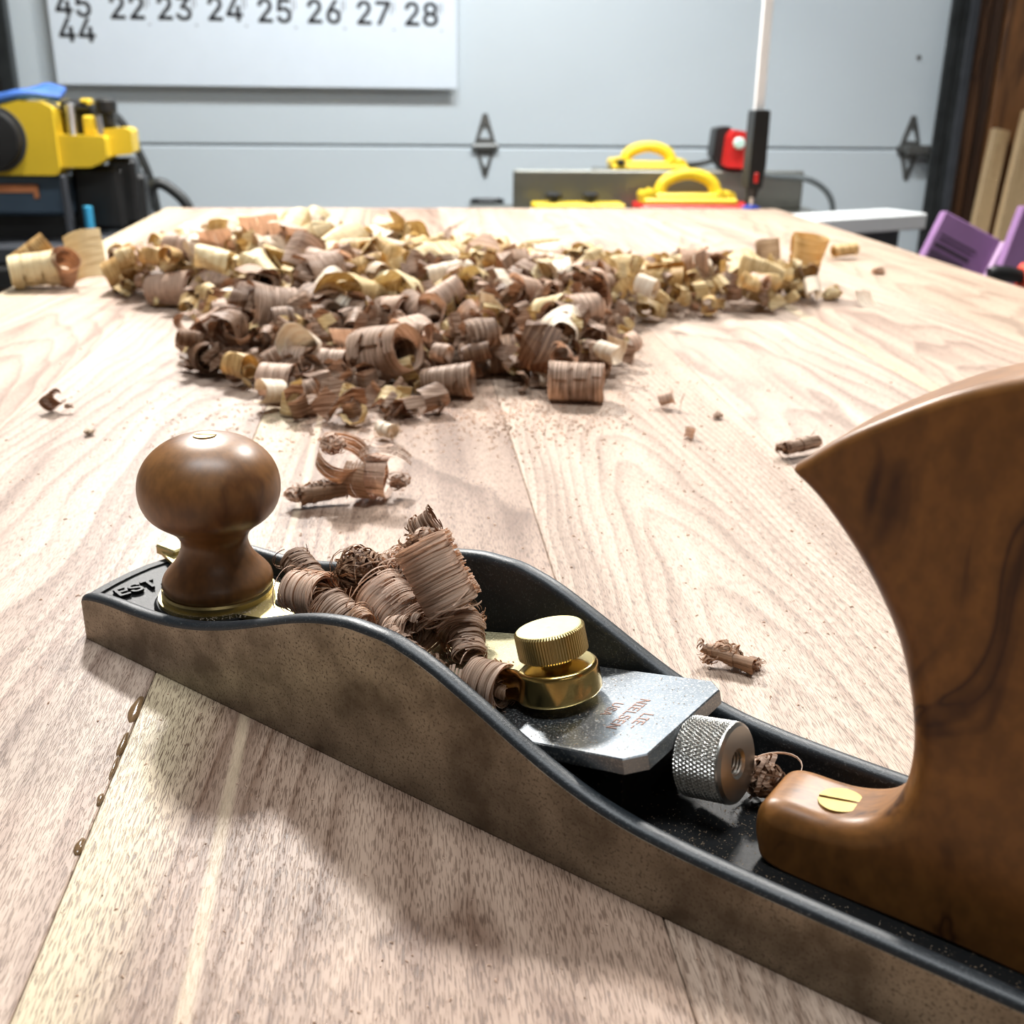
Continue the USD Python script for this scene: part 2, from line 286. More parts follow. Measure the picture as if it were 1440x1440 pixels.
def boards(x0, x1, widths, mats, y0):
    x = x0; k = 0
    while x < x1-.02:
        w = min(widths[k % len(widths)], x1-x)
        part(wb, 'board', bx(x, x+w-.006, y0+.012*(k % 2), y0+.045+.012*(k % 2), -.75, 1.69, .003), mats[k % len(mats)]); x += w; k += 1
boards(1.505, 2.74, [.055, .04, .15, .07, .05, .19], ['stud_wood', 'stud_wood_dark', 'stud_wood_warm', 'stud_wood_dark', 'stud_wood', 'stud_wood_warm'], DY-.03)
boards(-2.34, -.985, [.14, .05, .09], ['stud_wood_dark', 'stud_wood', 'stud_wood_dark'], DY+.02)
# garage door: sections, hinges and rollers
dr = thing('door_1', 'white sectional garage door closed behind the table', None, (0, DY, 0)); meta(stage.GetPrimAtPath(dr), kind='structure')
zs = [-.75, -.482, .051, .584, 1.117, 1.65]
for a, b in zip(zs[:-1], zs[1:]):
    part(dr, 'door_panel', bx(-.955, 1.465, 0, .045, a+.0022, b-.0022, .004), 'door_paint')
def tri_leaf(w0, w1, z0, z1, hole):
    P = Polygon([(-w0/2, z0), (w0/2, z0), (w1/2, z1), (-w1/2, z1)])
    if hole:
        P = P.difference(Polygon([(-w0*.27, z0+(z1-z0)*.2), (w0*.27, z0+(z1-z0)*.2), (0, z0+(z1-z0)*.7)]))
    m = extrude(P, .003); m.apply_transform(np.array([[1, 0, 0, 0], [0, 0, -1, 0], [0, 1, 0, 0], [0, 0, 0, 1.]])); return m
def hinge(x, z, s=1.0):
    h = part(dr, 'hinge', cat_([tri_leaf(.058*s, .012*s, .006, .083*s, True), tri_leaf(.05*s, .010*s, -.006, -.076*s, True)]).apply_translation([x, -.001, z]), 'zinc')
    part(h, 'knuckle', cyl((x-.034*s, -.007, z), (x+.034*s, -.007, z), .0095*s, 12), 'zinc')
    for dz in (.06*s, -.055*s): part(h, 'bolt', cyl((x, -.004, z+dz), (x, -.009, z+dz), .005*s, 8), 'zinc')
for zz in (.051, -.482, .584): hinge(.223, zz)
for zz in (.051, .584):
    hinge(1.392, zz, 1.05)
    part(dr, 'roller_bracket', cat_([bx(1.37, 1.455, -.045, -.004, zz-.012, zz+.012, .002), cyl((1.39, -.028, zz), (1.47, -.028, zz), .006, 10), cyl((1.45, -.028, zz), (1.468, -.028, zz), .021, 16)]), 'zinc')
for x, z in ((-.895, .085), (1.384, .285)): part(dr, 'screw', cyl((x, -.0005, z), (x, -.003, z), .006, 10), 'zinc')
part(dr, 'lift_handle', tube(spline([(.19, 0, -.089), (.195, -.04, -.085), (.225, -.046, -.084), (.26, -.04, -.085), (.265, 0, -.089)], 20), .008, 8), 'black_plastic')
tr = thing('trim_1', None, None); meta(stage.GetPrimAtPath(tr), 'dark steel garage door track on the right jamb', kind='structure')
part(tr, 'track_web', bx(1.455, 1.485, DY-.055, DY-.02, -.75, 1.69, .003), 'track_steel')
part(tr, 'track_lip', bx(1.428, 1.457, DY-.062, DY-.052, -.75, 1.69, .003), 'track_steel')
part(tr, 'jamb_edge', bx(1.482, 1.508, DY-.06, DY, -.75, 1.69, .003), 'machine_grey')
tr = thing('trim_2', None, None); meta(stage.GetPrimAtPath(tr), 'dark steel garage door track on the left jamb', kind='structure')
part(tr, 'track_web', bx(-.975, -.94, DY-.06, DY-.02, -.75, 1.69, .003), 'track_steel')
part(tr, 'track_lip', bx(-1.0, -.97, DY-.05, DY-.01, -.75, 1.69, .003), 'stud_wood_dark')
# lamps (out of the frame, where the light comes from)
lp = thing('ceiling_lamp', 'small square garage lamp hung over the far table end', 'lamp', KEY)
part(lp, 'housing', bx(-.15, .15, -.15, .15, .05, .10, .006), 'lamp_housing'); part(lp, 'stem', cyl((0, 0, .1), (0, 0, 1.70-KEY[2]), .01, 10), 'zinc')
lp = thing('ceiling_lamp', 'small square garage lamp hung over the far left table corner', 'lamp', KEY2)
part(lp, 'housing', bx(-.11, .11, -.11, .11, .05, .10, .006), 'lamp_housing'); part(lp, 'stem', cyl((0, 0, .1), (0, 0, 1.70-KEY2[2]), .01, 10), 'zinc')
lp = thing('strip_lamp', 'long ceiling strip lamp over the near table end', 'lamp', OVER); part(lp, 'housing', bx(-.58, .58, -.1, .1, .012, .08, .006), 'lamp_housing')
lp = thing('strip_lamp', 'long ceiling strip lamp lighting the garage door', 'lamp', (.25, 1.96, 1.61)); part(lp, 'housing', bx(-.58, .58, -.06, .0, .012, .09, .006), 'lamp_housing')
lp = thing('strip_lamp', 'long ceiling strip lamp behind the camera', 'lamp', REAR); part(lp, 'housing', bx(-.58, .58, -.1, .1, .012, .08, .006), 'lamp_housing')

# ------------------------------------------------------------------ table top of seven walnut planks
edges = [-.3975, -.243, -.0905, .0608, .212, .363, .514, .663]
L0, L1 = -.12, 1.965
plank_look('walnut_plank_a', edges[0], edges[1], (0.548, 0.409, 0.317), (0.26, 0.174, 0.13), cx=.6, ystart=.9, seed=1.3, sap=.42, poreamt=.55)
plank_look('walnut_plank_b', edges[1], edges[2], (0.533, 0.409, 0.324), (0.26, 0.179, 0.138), cx=1.4, cath=.55, ystart=.5, seed=4.1, poreamt=.7)
plank_look('walnut_plank_c', edges[2], edges[3], (0.428, 0.302, 0.224), (0.166, 0.095, 0.062), cx=.75, cath=1.0, ystart=.55, seed=2.2, sap=.26, streak=.036, poreamt=.9)
plank_look('walnut_plank_d', edges[3], edges[4], (0.533, 0.402, 0.31), (0.28, 0.191, 0.138), cx=.42, cath=1.5, ystart=1.2, seed=6.7, poreamt=.7)
plank_look('walnut_plank_e', edges[4], edges[5], (0.548, 0.425, 0.339), (0.28, 0.198, 0.152), cx=.2, cath=.6, ystart=.5, seed=9.4, poreamt=.6)
plank_look('walnut_plank_f', edges[5], edges[6], (0.533, 0.402, 0.31), (0.273, 0.185, 0.138), cx=.5, cath=.8, ystart=.7, seed=12.2, sap=.15, poreamt=.6)
plank_look('walnut_plank_g', edges[6], edges[7], (0.516, 0.386, 0.287), (0.299, 0.209, 0.149), cx=.5, cath=.7, ystart=.6, seed=15.9, poreamt=.6)
tb = thing('walnut_table', 'bare walnut table with a glued-up plank top, strewn with shavings', 'table')
for k, n in enumerate('abcdefg'):
    part(tb, 'plank', bx(edges[k]+.00012, edges[k+1]-.00012, L0, L1, -.032, 0, .0004), 'walnut_plank_'+n, False)
for x in (edges[0]+.09, edges[-1]-.09):
    for y in (L0+.12, L1-.12): part(tb, 'leg', bx(x-.035, x+.035, y-.035, y+.035, -.75, -.032, .004), 'walnut_plank_g')
part(tb, 'apron', cat_([bx(edges[0]+.12, edges[-1]-.12, L1-.13, L1-.11, -.13, -.032, .002), bx(edges[0]+.08, edges[0]+.10, L0+.15, L1-.15, -.13, -.032, .002), bx(edges[-1]-.1, edges[-1]-.08, L0+.15, L1-.15, -.13, -.032, .002)]), 'walnut_plank_b')
def glue(y, L, w, x):
    t = np.linspace(0, 2*math.pi, 28, endpoint=False)
    o = np.c_[x-w*.45+w*(.55*np.cos(t))*(1+.18*np.sin(3*t+y*90)), y+L*.5*np.sin(t)]
    V = [np.r_[[x-w*.4, y], .0011]]; F = []
    rings = [(1., .00002), (.86, .0006), (.55, .00098)]
    for s, z in rings: V += [np.r_[np.array([x-w*.4, y])+(p-np.array([x-w*.4, y]))*s, z] for p in o]
    n = len(o)
    for r in range(2):
        for k in range(n): a, b = 1+r*n+k, 1+r*n+(k+1) % n; F += [(a, b, b+n), (a, b+n, a+n)]
    F += [(0, 1+2*n+k, 1+2*n+(k+1) % n) for k in range(n)]
    return trimesh.Trimesh(V, F, process=False)
for y, L, w in ((.3255, .017, .0058), (.3045, .014, .0036), (.2915, .012, .0022), (.2755, .006, .0028), (.2545, .0075, .0038)):
    part(tb, 'glue_bead', glue(y, L, w*.6, edges[2]+.0002), 'glue', 60)

# ------------------------------------------------------------------ the hand plane (local millimetres: x from toe to heel, y from near to far side, z up)
PA = np.array([-.12344, .37986, 0.]); UX = np.array([.74346, -.66879, 0]); VY = np.array([.66879, .74346, 0])
PM = frame(UX, VY, [0, 0, 1], PA)
def L2W(p): return PA+(UX*p[0]+VY*p[1]+np.array([0, 0, 1.])*p[2])/1000
def mm(m): m = m.copy(); m.apply_scale(.001); return m
pl = thing('hand_plane', 'low-angle iron bench plane with cherry knob and tote lying on the table', 'hand plane', M=PM)
prof = np.array([(0, 15.5), (3, 17.6), (8, 19.2), (20, 20.6), (36, 21.3), (52, 22.9), (66, 25.6), (80, 29.6), (94, 34.6), (106, 39.4), (119, 44.4), (131, 47.8), (143, 49.6), (153, 49.7), (164, 47.8), (172, 45.4), (180, 42.2), (190, 38), (200, 33.6), (209, 29.9), (218, 26.8), (228, 24.2), (240, 22.4), (255, 21.5), (275, 21.2), (310, 21.2), (345, 21.2), (352, 19.8), (355, 17.5)])
from scipy.interpolate import PchipInterpolator
PZ = PchipInterpolator(prof[:, 0], prof[:, 1]); XS = np.r_[np.linspace(0, 10, 8), np.linspace(12, 350, 120), np.linspace(351, 355, 5)]
def loft(xs, sec):
    """sec(x) -> closed section (y, z) points; lofted along x and capped."""
    S = [np.array(sec(x)) for x in xs]; n = len(S[0]); V = np.vstack([np.c_[np.full(n, x), s] for x, s in zip(xs, S)]); F = []
    for i in range(len(xs)-1):
        for k in range(n): a, b = i*n+k, i*n+(k+1) % n; F += [(a, a+n, b+n), (a, b+n, b)]
    for base, flip in ((0, False), ((len(xs)-1)*n, True)):
        for k in range(1, n-1): F.append((base, base+k+1, base+k) if flip else (base, base+k, base+k+1))
    m = trimesh.Trimesh(V, F, process=False); m.fix_normals(); return m
def rail_sec(x):
    z = float(PZ(x)); zb = 3.0
    return [(1.1, zb), (1.1, z-2.4), (.15, z-2.3), (.2, z-1.5), (.75, z-.6), (1.7, z-.1), (2.9, z), (4.1, z-.15), (5.1, z-.7), (5.6, z-1.7), (5.8, z-3), (6.2, zb)]
def mirror(m): m = m.copy(); m.vertices[:, 1] = 68-m.vertices[:, 1]; m.invert(); return m
def face_sec(x): z = float(PZ(x)); return [(0, .25), (0, z-2.0), (.5, z-2.0), (1.4, z-2.0), (1.4, .25)]
side = loft(XS, face_sec)
# rounded toe corner: pull the outermost stations inwards
v = side.vertices; k = v[:, 0] < 4; v[k, 1] += (4-v[k, 0])**2*.14
rail = loft(XS, rail_sec); v = rail.vertices; k = v[:, 0] < 4; v[k, 1] += (4-v[k, 0])**2*.14
for m in (rail, mirror(rail)): part(pl, 'side_rail', mm(m), 'black_rail', 50)
for m in (side, mirror(side)): part(pl, 'side_face', mm(m), 'bare_iron', 35, label='bare brownish iron outer face')
toe = [(3, .8), (0, 6), (-2.6, 16), (-4.4, 26), (-5, 34), (-4.4, 42), (-2.6, 52), (0, 62), (3, 67.2)]
sole = Polygon(toe+[(350, 67.2), (354, 64), (356, 34), (354, 4), (350, .8)])
mth = sbox(88, 93, 9, 59)
part(pl, 'sole', mm(extrude(sole.difference(mth), 3.2)), 'sole_steel', 30)
toebed = Polygon([(2, 4), (0, 8)]+toe[2:-2]+[(0, 60), (2, 64), (66, 64), (66, 4)])
tb_m = extrude(toebed.difference(sbox(48, 70, 20, 48)), 11.2); tb_m.apply_translation([0, 0, 3.1])
def slope(m):
    v = m.vertices; k = v[:, 2] > 8; v[k, 2] += np.clip((20-v[k, 0])*.045, -2.6, 1.2); return m
rim = Polygon(toe[1:-1]+[(3.4, 61), (.9, 52), (-.9, 42), (-1.5, 34), (-.9, 26), (.9, 16), (3.4, 7)]); rim_m = extrude(rim, 13.0); rim_m.apply_translation([0, 0, 3.0])
part(pl, 'toe_bed', mm(cat_([slope(tb_m), rim_m])), 'black_japan', 30)
part(pl, 'knob_boss', mm(lathe([(0, 10), (23.2, 10), (23.2, 14.6), (22.2, 15.8), (19, 16.2), (0, 16.2)], 56).apply_translation([39, 34, 0])), 'black_japan', 40)
b2 = extrude(sbox(64, 353, 5.5, 62.5).difference(mth), 7.2); b2.apply_translation([0, 0, 3.0])
ramp = extrude(Polygon([(104, 9), (226, 9), (226, 28.2), (222, 28.4), (106, 4.0+5.2)]), 40); ramp.apply_transform(np.array([[1, 0, 0, 0], [0, 0, -1, 54], [0, 1, 0, 0], [0, 0, 0, 1.]]))
mouthbar = bx(93, 100, 6, 62, 8, 13.5, .8)
part(pl, 'rear_bed', mm(cat_([b2, ramp, mouthbar])), 'black_japan', 30)
# raised cast lettering on the toe
txt = meshkit.text_mesh('EST.', 6.4, 1.2, bold=True); txt.apply_transform(frame([.18, .984, 0], [-.984, .18, 0], [0, 0, 1], [11.5, 10.0, 14.6])); slope(txt)
part(pl, 'cast_lettering', mm(txt), 'black_japan', False)
# brass mouth lever under the knob
lev = union_all([Point(39, 34).buffer(21.5), Polygon([(48, 22), (72, 30), (75, 34), (75, 44), (64, 50), (58, 56), (48, 52)]), Polygon([(36, 40), (30, 50), (-9, 52.2), (-10.2, 44), (10, 38), (24, 30)])]).buffer(1.5).buffer(-1.5)
lv = extrude(lev.difference(Point(66, 43).buffer(4.2)), 1.7); lv.apply_translation([0, 0, 15.6]); v = lv.vertices; k = v[:, 0] < 12; v[k, 2] += (12-v[k, 0])*.06
part(pl, 'mouth_lever', mm(lv), 'dusty_brass', 30)
part(pl, 'lever_tab', mm(bx(-10.5, 1.5, 43, 51.5, 16.2, 20.6, .7)), 'satin_brass', 30)
part(pl, 'lever_screw', mm(cat_([lathe([(0, 15), (4.0, 15), (4.0, 18), (3.2, 18.8), (0, 18.8)], 20).apply_translation([66, 43, 0])])), 'zinc', 40)
part(pl, 'knob_collar', mm(lathe([(0, 16.4), (19.6, 16.4), (20.2, 17.2), (20.2, 19.2), (19.6, 20), (0, 20)], 72).apply_translation([39, 34, 0])), 'brass', 35)
kp = [(r_, 19.8+(z_-19.8)*.962) for r_, z_ in [(0, 19.8), (18.9, 19.8)]+[tuple(p) for p in spline([(18.9, 19.8), (19.9, 21.4), (19.95, 23.6), (19.2, 25.6), (16.6, 28.9), (13.7, 32.8), (12.3, 36.6), (12.0, 39.4), (13.0, 42.4), (16.2, 45.8), (20.3, 48.9), (23.3, 52.6), (24.8, 57), (25.1, 61.3), (24.2, 66.4), (21.6, 71.4), (17.0, 75.9), (11.2, 78.9), (6, 80.1)], 70)]+[(3.9, 80.4), (0, 80.4)]]
part(pl, 'front_knob', mm(lathe(kp, 72).apply_translation([39.6, 34, 0])), 'cherry_knob', 40, label='turned cherry front knob')
def slotted(r, h, w, ang):
    d = Point(0, 0).buffer(r, 24); s = affinity.rotate(sbox(-r*1.2, r*1.2, -w/2, w/2), ang)
    return extrude(d.difference(s), h), extrude(d.intersection(s.buffer(-.02)), h*.3)
a, b = slotted(4.1, .8, .75, 30)
ks = part(pl, 'knob_screw', mm(a.apply_translation([39.6, 34, 77.65])), 'screw_brass', 30); part(ks, 'slot', mm(b.apply_translation([39.6, 34, 77.65])), 'slot_dark', False)
# blade and lever cap lie on the 12 degree bed
CT, ST = math.cos(math.radians(12)), math.sin(math.radians(12))
BM = frame([CT, 0, ST], [0, 1, 0], [-ST, 0, CT], [233.5, 34, 35.2])    # origin: heel end of the blade's upper face, x towards heel
bl = Polygon([(0, -20.5), (0, 20.5), (-5, 25.4), (-143, 25.4), (-146, 25.4), (-146, -25.4), (-5, -25.4)]).buffer(-.35)
def chamfer_slab(poly, z0, z1, c):
    vs = []
    out = []
    a = extrude(poly, z1-z0-2*c); a.apply_translation([0, 0, z0+c]); out.append(a)
    return out[0]
def bevel_plate(P, t, c):
    P = np.array(P.exterior.coords)[:-1]
    if Polygon(P).exterior.is_ccw is False: P = P[::-1]
    hull = np.vstack([np.c_[np.array(Polygon(P).buffer(-c, join_style=2).exterior.coords)[:-1], np.full(len(Polygon(P).buffer(-c, join_style=2).exterior.coords)-1, z)] for z in (-t, 0)]+[np.c_[P, np.full(len(P), z)] for z in (-t+c, -c)])
    return trimesh.convex.convex_hull(hull)
blade = bevel_plate(bl, 4.7, .35); blade.apply_transform(BM)
blp = part(pl, 'blade', mm(blade), 'blade_steel', 20, label='thick steel blade with clipped corners')
def stamp(s, size, x, y):
    t = meshkit.text_mesh(s, size, .12); t.apply_translation([-t.bounds[:, 0].mean(), 0, 0]); t.apply_transform(frame([0, -1, 0], [1, 0, 0], [0, 0, 1], [x, y, .015])); t.apply_transform(BM); return t
part(blp, 'stamped_lettering', mm(cat_([stamp('LIE-', 3.3, -13.5, -3.5), stamp('NIELSEN', 3.3, -18.6, -1.0), stamp('USA', 3.0, -24.4, -1.0)])), 'stamp', False) if 'stamp' in MAT else None
plain('stamp', (.30, .17, .13), .5, .3)
part(blp, 'stamped_lettering', mm(cat_([stamp('LIE-', 3.3, -13.5, -4.5), stamp('NIELSEN', 3.3, -19.0, -1.5), stamp('USA', 3.0, -25.0, -.5)])), 'stamp', False)
# lever cap: broad at the mouth, necked, with a round lobe under the wheel
lobe = Point(-41.5, 0).buffer(12.8, 24); neck = sbox(-66, -41, -9.4, 9.4); front = Polygon([(-128, -23), (-128, 23), (-92, 24), (-70, 21), (-60, 10), (-60, -10), (-70, -21), (-92, -24)])
capP = union_all([lobe, neck, front]).buffer(-4).buffer(8).buffer(-4)
lo = np.array(capP.simplify(.05).exterior.coords)[:-1]; lo = lo if capP.exterior.is_ccw else lo[::-1]
from shapely.geometry import LineString
ring = LineString(np.vstack([lo, lo[:1]])); lo = np.array([ring.interpolate(t, normalized=True).coords[0] for t in np.linspace(0, 1, 160, endpoint=False)]); lo = lo if Polygon(lo).exterior.is_ccw else lo[::-1]
cap = pillow(lo, 9.6, 1.5, 4); v = cap.vertices; v[:, 2] = v[:, 2]*np.interp(v[:, 0], [-128, -75, -50], [.45, .85, 1])+np.interp(v[:, 0], [-128, -41], [.2, 2.6])
v[:, 1] *= 1+.012*(v[:, 2]-6)*-1
cap.apply_transform(BM); cp = part(pl, 'lever_cap', mm(cap), 'polished_brass', 40, label='polished gold-brown lever cap')
cf = extrude(capP.buffer(-1.7), .25); cf = cf.subdivide().subdivide(); v = cf.vertices; v[:, 2] += 9.6*np.interp(v[:, 0], [-128, -75, -50], [.45, .85, 1])+np.interp(v[:, 0], [-128, -41], [.2, 2.6])-.1
cf = trimesh.Trimesh(cf.vertices, cf.faces); keep = cf.triangles_center[:, 0] < -49
cf.apply_transform(BM); cf.update_faces(keep); part(cp, 'sanded_face', mm(cf), 'sanded_brass', False, label='matt textured upper face')
WM = BM @ frame([1, 0, 0], [0, 1, 0], [0, 0, 1], [-40.6, 0, 0]); a = math.radians(-3); WM = WM @ np.array([[math.cos(a), 0, math.sin(a), 0], [0, 1, 0, 0], [-math.sin(a), 0, math.cos(a), 0], [0, 0, 0, 1]])
def serrated(r, z0, z1, n, d, bev):
    t = np.arange(n*4)/(n*4)*2*math.pi; rr = r-d*np.array([0, 0, 1, 1])[np.arange(n*4) % 4]; V = []
    for z, s in ((z0, -bev), (z0+bev, 0), (z1-bev, 0), (z1, -bev)):
        q = rr+s if s == 0 else np.full(len(t), r-d-bev*.6); V.append(np.c_[q*np.cos(t), q*np.sin(t), np.full(len(t), z)])
    m = len(t); F = []
    for i in range(3):
        for k in range(m): a, b = i*m+k, i*m+(k+1) % m; F += [(a, b, b+m), (a, b+m, a+m)]
    V = np.vstack(V+[[[0, 0, z0]], [[0, 0, z1]]]); e = len(V)
    F += [(e-2, (k+1) % m, k) for k in range(m)]+[(e-1, 3*m+k, 3*m+(k+1) % m) for k in range(m)]
    return trimesh.Trimesh(V, F, process=False)
wh = part(pl, 'clamp_wheel', mm(serrated(10.3, 14.6, 22.9, 76, .42, .6).apply_transform(WM)), 'brass', 25, label='knurled brass clamping wheel')
part(wh, 'stem', mm(lathe([(0, 11.5), (4.6, 11.5), (4.6, 13), (3.6, 13.4), (3.6, 15), (0, 15)], 28).apply_transform(WM)), 'polished_brass', 40)
part(wh, 'turned_face', mm(lathe([(0, 22.86), (9.2, 22.86), (9.2, 22.95), (4, 22.97), (.8, 22.93), (0, 22.8)], 56).apply_transform(WM)), 'satin_brass', 30)
# knurled depth adjuster behind the blade
AM = frame([0, 1, 0], [-ST, 0, CT], [CT, 0, ST], [234.6, 34.5, 24.4]); AM[:3, 0] = np.cross(AM[:3, 1], AM[:3, 2])
n, mrows = 240, 44; t = np.arange(n)/n*2*math.pi; V = []
zz = np.linspace(1.2, 13.6, mrows)
for z in zz:
    u = t*n/(2*math.pi)/4.0; w = z/1.05
    h = np.abs(((u+w*.5) % 1)-.5)*2, np.abs(((u-w*.5) % 1)-.5)*2
    rr = 10.5+.5*np.minimum(1, np.minimum(h[0], h[1])*1.3); V.append(np.c_[rr*np.cos(t), rr*np.sin(t), np.full(n, z)])
F = []
for i in range(mrows-1):
    for k in range(n): a, b = i*n+k, i*n+(k+1) % n; F += [(a, b, b+n), (a, b+n, a+n)]
ad = part(pl, 'depth_adjuster', mm(trimesh.Trimesh(np.vstack(V), F, process=False).apply_transform(AM)), 'adjuster_steel', False, label='diamond-knurled steel depth adjuster')
part(ad, 'adjuster_face', mm(lathe([(3.3, 6), (3.3, 14.1), (4.1, 14.8), (9.9, 14.8), (10.8, 14.1), (10.95, 13.6), (10.6, 13.5)], 64).apply_transform(AM)), 'adjuster_steel', 30)
part(ad, 'adjuster_back', mm(lathe([(0, .2), (9.6, .2), (10.6, 1.0), (10.6, 1.4), (9, 1.6)], 48).apply_transform(AM)), 'adjuster_steel', 30)
thr = tube([(3.25*math.cos(a), 3.25*math.sin(a), 7.2+a*.155) for a in np.linspace(0, 2*math.pi*7, 170)], .42, 6)
part(ad, 'threaded_bore', mm(thr.apply_transform(AM)), 'ground_edge', 40); part(ad, 'spindle', mm(cyl((0, 0, -8), (0, 0, 7.5), 3.2, 20).apply_transform(AM)), 'zinc', 40)
# tote
T_out = spline([(259.4, 114.8), (262.5, 118.2), (268.5, 123.4), (278, 130), (290, 137.2), (302, 142.4), (316, 146.0), (330, 146.0), (343, 141), (352, 131), (354, 121), (348, 114), (341, 104), (337, 92), (337, 76), (341, 56), (346, 38), (349.5, 24), (349.5, 13), (346, 10.2), (320, 10), (290, 10), (266, 10.2), (261.5, 12), (259.6, 16), (259.0, 21.5), (260.4, 25.6), (264.6, 27.6), (273, 28.0), (281, 29.4), (287.6, 33), (291.8, 39.5), (293.2, 48), (292.6, 57), (289.6, 69.5), (284.2, 83), (277, 95.6), (268.8, 106), (262.4, 112)], 200, True)
T_out = T_out if Polygon(T_out).exterior.is_ccw else T_out[::-1]
rd = np.interp(T_out[:, 1], [0, 10, 14, 24, 30, 40, 80, 100, 118, 142], [.8, 1.2, 4, 5.2, 5.6, 8.5, 9.5, 5.5, 2.6, 2.6])
tm = pillow(T_out, 24, rd, 7); TM = frame([1, 0, 0], [0, 0, 1], [0, -1, 0], [0, 46, 0]); tm.apply_transform(TM)
part(pl, 'tote', mm(tm), 'cherry_tote', 50, label='cherry rear handle filling the right of the photo')
a, b = slotted(5.4, 1.0, 1.05, 8); SM = frame([1, 0, .12], [0, 1, 0], [-.12, 0, 1], [277.2, 33.6, 28.0])
tk = part(pl, 'tote_screw', mm(a.apply_transform(SM)), 'screw_brass', 30); part(tk, 'slot', mm(b.apply_transform(SM)), 'slot_dark', False)
# sawdust lying in the plane
def flecks(n, place, size, seed):
    r = np.random.default_rng(seed); ms = []
    for _ in range(n):
        p = place(r); s = size*r.uniform(.5, 1.6)*(min(1, max(.35, (p[1]-.1)/.5)) if size > .0005 else 1); L = s*r.uniform(1, 3.2)
        q = np.array([(-L/2, -s/2, 0), (L/2, -s/2, s*.25*r.uniform(0, 2)), (L/2, s/2, s*.3), (-L/2, s/2, 0), (0, 0, s*.8)])
        f = np.array([(0, 1, 4), (1, 2, 4), (2, 3, 4), (3, 0, 4), (0, 3, 2), (0, 2, 1)])
        A = trimesh.transformations.euler_matrix(*r.uniform(-.3, .3, 2), r.uniform(0, 6.28))[:3, :3]
        ms.append((q@A.T+p, f))
    V = np.vstack([m[0] for m in ms]); F = np.vstack([m[1]+5*i for i, m in enumerate(ms)])
    return trimesh.Trimesh(V, F, process=False)
def pl_place(r):
    k = r.random()
    if k < .35: p = (r.normal(248, 10), float(np.clip(r.normal(30, 16), 7, 61)), 10.3)
    elif k < .6: p = (r.uniform(244, 340), r.uniform(7, 20), 10.3)
    elif k < .8: x = r.uniform(-38, -3); q = BM@np.array([x, r.uniform(-24, 24), .05, 1]); return q[:3]/1000
    else: a = r.uniform(-1.6, 1.2); p = (39+22*math.cos(a)*r.uniform(.95, 1.2), 34+22*math.sin(a)*r.uniform(.95, 1.1), 17.4)
    return np.array(p)/1000
part(pl, 'sawdust', flecks(1700, pl_place, .00013, 3), 'pale_shaving', False, kind='stuff')

# ------------------------------------------------------------------ shavings
def shaving(w=.03, r0=.006, r1=.010, turns=2.0, cone=0.0, tele=0.0, nsub=4, seg=22, fray=.12, th=.00018, seed=0, wob=.06, split=.1, oval=1.0, flat=0.0, crum=0.0):
    """A curled plane shaving: a ribbon of nsub side-by-side strips spiralling from r0 out to r1 about the local z axis."""
    r = np.random.default_rng(seed); n = max(6, int(seg*turns)); S = []
    ph = r.uniform(0, 6.28, 4); amp = r.uniform(-1, 1, 4)
    edges_ = np.linspace(0, 1, nsub+1)+np.r_[0, r.uniform(-.25, .25, nsub-1)/nsub if nsub > 1 else [], 0]
    VV, FF, off = [], [], 0
    for k in range(nsub):
        s = np.linspace(r.uniform(0, fray)*r.random(), 1-r.uniform(0, fray)*r.random(), n); th_ = 2*math.pi*turns*s+r.normal(0, .02)
        jit = r.normal(0, 1)*split*.0012
        a, b = edges_[k], edges_[k+1]-(.03 if nsub > 1 else 0)/nsub*1.0
        rad = r0+(r1-r0)*s+jit*(.4+s); rad = rad*(1+wob*sum(amp[i]*np.sin((i+1)*th_*.5+ph[i]) for i in range(4))/2)
        rad = rad*(1+flat*np.clip(s-.75, 0, 1)*4)
        endlift = np.r_[0*np.arange(n)]
        tz = tele*s
        cs, sn = np.cos(th_)*rad, np.sin(th_)*rad*oval
        nx, ny = np.cos(th_), np.sin(th_)
        taper = np.clip(np.minimum(np.arange(n), np.arange(n)[::-1])/3.0, .7, 1) if nsub > 2 else np.ones(n)
        mid, half = (a+b)/2, (b-a)/2
        rows = []
        for io in (0, 1):
            for e in (-1, 1):
                zz = (mid+e*half*taper-.5)*w+tz; c = 1+cone*(mid+e*half-.5)
                rows.append(np.c_[(cs+nx*th*io)*c, (sn+ny*th*io)*c, zz+.0004*np.sin(th_*2.3+ph[0])])
        V = np.stack([rows[0], rows[1], rows[3], rows[2]], 1).reshape(-1, 3); F = []
        for i in range(n-1):
            for j in range(4): p, q = i*4+j, i*4+(j+1) % 4; F += [(p, q, q+4), (p, q+4, p+4)]
        F += [(0, 2, 1), (0, 3, 2), (4*n-4, 4*n-3, 4*n-2), (4*n-4, 4*n-2, 4*n-1)]
        VV.append(V); FF.append(np.array(F)+off); off += len(V)
    m = trimesh.Trimesh(np.vstack(VV), np.vstack(FF), process=False)
    return crumple(m, crum, 70., seed) if crum else m
def crumple(m, amp, f, seed):
    v = m.vertices.copy()
    m.vertices = v+amp*(np.stack([meshkit.fbm(v*f+17*k+seed, 2, seed+k) for k in range(3)], 1)-.5)*2
    return m
